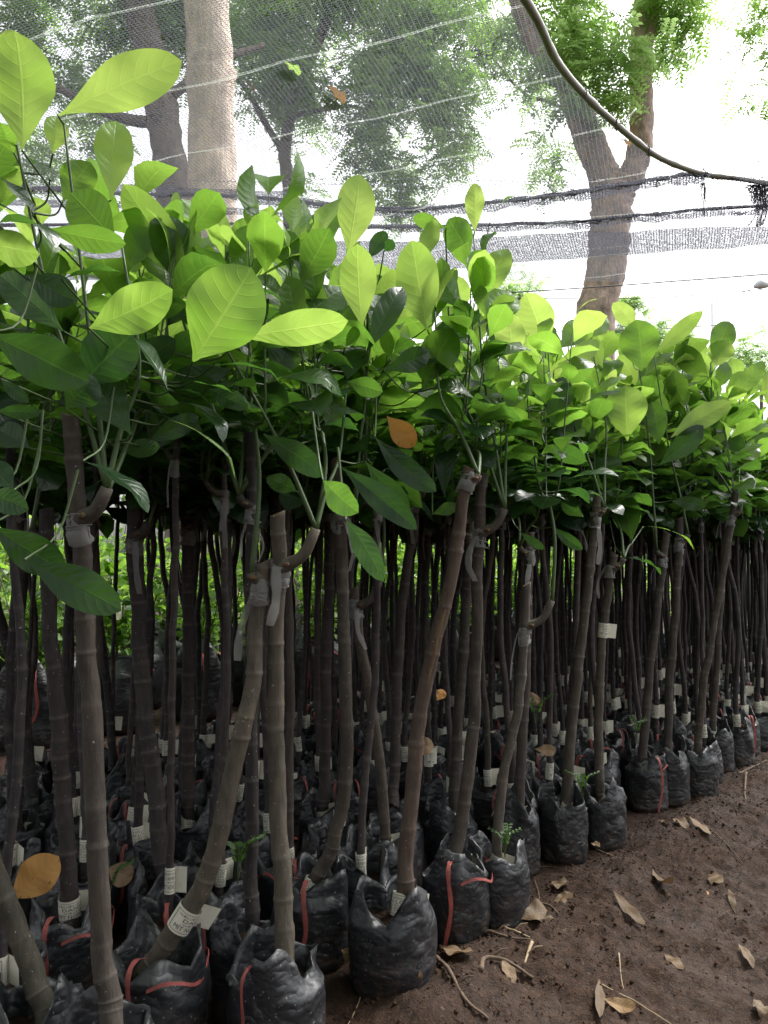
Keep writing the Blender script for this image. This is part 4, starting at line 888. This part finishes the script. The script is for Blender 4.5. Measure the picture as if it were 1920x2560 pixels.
tree('shade_tree', 'pale sunlit branches entering at the upper right edge', 9, [([(1760, 1100), (1740, 300), (1720, 0)], .15, .1)],
     [(1640, 60, 0, .35), (1625, 210, 0, .26), (1660, 250, 0, .25), (1690, 120, 0, .6), (1665, 340, 0, .16), (1700, -50, 0, .8)], 420, .6, 14, .9, group=g_)
for i, (x, y, r, lab) in enumerate([(1645, 745, 1.7, 'small faraway tree at the right edge above the canopy'), (1440, 690, 1.2, 'small faraway tree between the forked trunk and the lamp post'), (1360, 655, .8, 'faraway treetop just right of the forked trunk'), (1120, 600, 1.6, 'faraway treetop left of the forked trunk'), (1080, 640, 1.8, 'low faraway tree behind the middle saplings')]):
    tree('distant_tree', lab, 26 + 2 * i, [([(x, 1180), (x, y + 80), (x + 6, y + 50)], .10, .03)], [(x, y, 0, r * .6), (x + 30, y + 18, 0, r * .5), (x - 28, y + 22, 0, r * .45), (x, y + 60, 0, r * .8)], 1100, .9, 30 + i, 1.5, group='small trees far beyond the nursery')
# hedge-like far greenery seen between trunks
hb_ = [((x, 13 + .5 * math.sin(x * 2), .7), 1.1) for x in np.arange(-8, 10, .9)]
o = link('distant_undergrowth', crown('distant_undergrowth', hb_, 2600, .5, 77, 1.3, 'shrub_leaf')); tag(o, 'bright green undergrowth massed behind the nursery beds', 'undergrowth', kind='stuff')
# ------------------------------------------------------------------ net roof, pole, wires
NZ = 2.4
def onroof(px, py, z=NZ): return atZ(px, py, z)
pole = [(Vector((-.30, .9, NZ + .02))), Vector((.05, 1.6, NZ + .02))] + [onroof(x * K, y * K, NZ) for x, y in ((1135, 0), (1200, 128), (1262, 205), (1330, 268), (1400, 325), (1450, 352), (1520, 376), (1590, 385), (1659, 396))]
pole.append(pole[-1] * 2 - pole[-2] + Vector((.3, .1, 0)))
PB = spline(pole, 70); b = Buf(); tube(b, PB, [.0140 - .005 * i / 70 + (.0022 if i % 9 == 0 else 0) for i in range(71)], 12)
pr = link('bent_pole', b.mesh('bent_pole', [M['bamboo']])); tag(pr, 'long bent grey-brown pole carrying the net edge at upper right', 'pole')
tb = Buf()
for x, y in ((1330, 268), (1400, 325), (1520, 376), (1265, 205)):
    c_ = onroof(x * K, y * K, NZ); 
    tube(tb, [tuple(c_ + Vector((math.cos(t) * .004 * (t % 3), math.cos(t) * .021, math.sin(t) * .021))) for t in np.linspace(0, 15, 40)], .0016, 4)
tb2 = link('net_tie', tb.mesh('net_tie', [M['wire']]), pr)
b = Buf(); c_ = onroof(1330 * K, 268 * K, NZ); tube(b, spline([c_, c_ + Vector((.03, 0, .01)), c_ + Vector((.075, .01, .06))], 8), .003, 5); link('white_tie', b.mesh('white_tie', [M['white_tie']]), pr)
# net sheet between the pole and the far edge, sagging between wires
def polex(y):
    for i in range(len(PB) - 1):
        if PB[i].y <= y <= PB[i + 1].y: t = (y - PB[i].y) / max(1e-6, PB[i + 1].y - PB[i].y); return PB[i].x + t * (PB[i + 1].x - PB[i].x)
    return PB[0].x - 0.3 if y < PB[0].y else 5.0
nb = Buf(); nyy, nxx = 150, 90; vs = []
ys = np.linspace(-6.5, 4.2, nyy + 1)
for y in ys:
    xr = min(polex(y), 3.6) if y < 3.10 else 3.6; xl = -4.2
    if y < .9: xr = -.3 + 4.5 * min(1, (0.9 - y) / 1.6)  # unseen spread behind the camera, added to cut light on the foreground
    for i in range(nxx + 1):
        t = i / nxx; x = xl + (xr - xl) * t; d = min(1, (xr - x) / .35)
        z = NZ + .0 - d * (.012 + .006 * math.sin(y * 17.45 - x * 6.2) + .015 * noise.noise(Vector((x * 1.2, y * 1.5, 3)))) + .003 * noise.noise(Vector((x * 9, y * 9, 0)))
        vs.append((x, y, z))
nb.add(vs, [(j * (nxx + 1) + i, j * (nxx + 1) + i + 1, (j + 1) * (nxx + 1) + i + 1, (j + 1) * (nxx + 1) + i) for j in range(nyy) for i in range(nxx)])
net = link('shade_net', nb.mesh('shade_net', [M['net']])); tag(net, 'black mesh shade net stretched overhead from the bent pole', 'shade net')
# overlap strip near the far edge (second layer)
nb = Buf(); vs = []; m = 60
for i in range(m + 1):
    x = -4.2 + 6.0 * i / m
    ya = 3.60 - .03 * x + .02 * noise.noise(Vector((x * 2, 0, 0))) - .08 * max(0, x) ; wd = max(.22, .40 - .10 * max(-.6, x)) 
    for j in range(7): t = j / 6; vs.append((x, ya + wd * t, NZ - .045 - .02 * math.sin(t * 3.1) + .012 * noise.noise(Vector((x * 6, t * 4, 1)))))
nb.add(vs, [(i * 7 + j, (i + 1) * 7 + j, (i + 1) * 7 + j + 1, i * 7 + j + 1) for i in range(m) for j in range(6)])
link('net_overlap', nb.mesh('net_overlap', [M['net2']]), net)
def band(pts, wd, seed):
    b = Buf(); P = spline(pts, 90); vs = []
    for i, p in enumerate(P):
        for j in range(5): t = j / 4 - .5; vs.append((p.x, p.y + wd * t * (1 + .5 * noise.noise(Vector((i * .2, seed, 0)))), p.z - .015 + .02 * noise.noise(Vector((i * .5, j * .9, seed)))))
    b.add(vs, [(i * 5 + j, (i + 1) * 5 + j, (i + 1) * 5 + j + 1, i * 5 + j + 1) for i in range(90) for j in range(4)]); link('net_band', b.mesh('net_band', [M['net2']]), net)
M['netfold'] = simple('net_fold', (.07, .07, .085), .9, .1, .4, 90)
def roll(pts, r, seed):
    b = Buf(); P = spline(pts, 160)
    for k in range(5):
        tube(b, [p + Vector((0, noise.noise(Vector((i * .11, k, seed))) * r * 1.7, noise.noise(Vector((i * .13, k + 9, seed))) * r * 1.4)) for i, p in enumerate(P)], [r * .7 * (1 + .8 * noise.noise(Vector((i * .4, k, seed + 3)))) for i in range(161)], 5)
    link('net_fold', b.mesh('net_fold', [M['net2']]), net)
roll([Vector((-4.2, 3.2, NZ - .02)), onroof(0, 470), onroof(300, 485), onroof(596, 490), onroof(960, 523), onroof(1249, 503), onroof(1440, 480), onroof(1637, 447), onroof(1770, 434)], .008, 1)
roll([Vector((-4.2, 3.5, NZ - .03)), onroof(463, 560), onroof(960, 567), onroof(1423, 555), onroof(1596, 538), onroof(1920, 515), Vector((2.6, 3.3, NZ))], .007, 2)
band([Vector((-4.2, 3.2, NZ - .02)), onroof(0, 465), onroof(596, 478), onroof(960, 523), onroof(1249, 503), onroof(1440, 480), onroof(1637, 447), onroof(1770, 434)], .09, 4)
band([Vector((-4.2, 3.3, NZ - .02)), onroof(0, 500), onroof(596, 520), onroof(960, 560), onroof(1423, 555), onroof(1596, 540), onroof(1920, 518)], .07, 5)
# ragged hanging net scraps at right
for i, (x, y, L, wd) in enumerate(((1520, 395, .13, .012), (1640, 400, .16, .05))):
    b = Buf(); p = onroof(x * K, y * K, NZ - .01)
    for k in range(4): strip(b, [p + Vector((rl.uniform(-wd, wd) * .4, 0, 0)), p + Vector((rl.uniform(-wd, wd) * .6, 0, -L * .5)), p + Vector((rl.uniform(-wd, wd), 0, -L))], wd * 1.5, tw=1.6)
    link('net_scrap', b.mesh('net_scrap', [M['net2']]), net)
def wire(a, b, Y1, Y2, r, lab, sag=.05):
    A, B = atY(a[0] * K, a[1] * K, Y1), atY(b[0] * K, b[1] * K, Y2); mid = A.lerp(B, .5) - Vector((0, 0, sag)); bf = Buf()
    tube(bf, [p - A for p in spline([A, mid, B], 24)], r, 6); o = link('wire', bf.mesh('wire', [M['wire']])); o.location = A; tag(o, lab, 'wire')
wire((-300, 640), (1900, 575), 4.3, 4.6, .0035, 'thin dark wire along the far lower edge of the net', .1)
wire((900, 640), (1900, 600), 14, 15, .008, 'upper of the two power lines low across the white sky', .2)
wire((900, 715), (1900, 668), 16, 17, .008, 'lower of the two power lines just above the canopy', .2)
# lamp post far right
r_ = empty('lamp_post', (atY(1541 * K, 700 * K, 24).x, 24, 0)); tag(r_, 'pale distant lamp post with angled arm above the canopy', 'lamp post')
b = Buf(); zt = atY(1541 * K, 655 * K, 24).z; tube(b, [(0, 0, 0), (0, 0, zt)], [.09, .07], 10); link('post', b.mesh('post', [M['metal']]), r_)
b = Buf(); e_ = atY(1640 * K, 618 * K, 24); tube(b, [(0, 0, zt), (e_.x - r_.location.x, 0, e_.z)], .015, 8); link('arm', b.mesh('arm', [M['metal']]), r_)
b = Buf(); q0 = Vector((e_.x - r_.location.x, 0, e_.z)); tube(b, [q0 + Vector((-.15, 0, -.02)), q0 + Vector((0, 0, .06)), q0 + Vector((.3, 0, .04))], [.05, .16, .08], 8); link('lamp_head', b.mesh('lamp_head', [M['metal']]), r_)
# fallen leaves lying on the net
for i, (c, x0_, y0_, x1_, y1_, wd, tone, lab) in enumerate([('A', 1415, 368, 1495, 428, 38, .9, 'bright orange leaf lying on the net at upper centre'), ('A', 1230, 268, 1300, 312, 38, .0, 'green leaf lying on the net right of the palm trunk'),
     ('A', 1448, 300, 1495, 285, 30, 0, 'small lime green leaf on the net above the orange one'), ('A', 960, 352, 1028, 360, 16, .85, 'thin orange leaf on the net in front of the palm trunk'), ('A', 1050, 350, 1105, 385, 16, .1, 'thin brown leaf on the net just right of the palm trunk'), ('B', 1020, 600, 1066, 618, 24, .95, 'orange leaf on the net between the forked trunks'), ('A', 1440, 245, 1485, 250, 14, .05, 'dark sliver of leaf on the net near the top')]):
    ox, oy = CR[c]; A = onroof(ox + x0_ * k_, oy + y0_ * k_, NZ + .03); B = onroof(ox + x1_ * k_, oy + y1_ * k_, NZ + .03); r = random.Random(i); lb = Buf(); L = (B - A).length
    green = tone == 0
    add_leaf(lb, (0, 0, 0), B - A, Vector((0, -.6, 1)), L, max(.012, wd * k_ * A.length / F * 1.3), .75 if green else tone, r, 10, 6, droop=.5, fold=.2, wave=.2)
    o = link('fallen_leaf', lb.mesh('fallen_leaf', [M['leaf'] if green else M['dead']])); o.location = A; tag(o, lab, 'leaf', 'leaves caught on top of the net')
print('near', len(near), 'rest', len(rest))
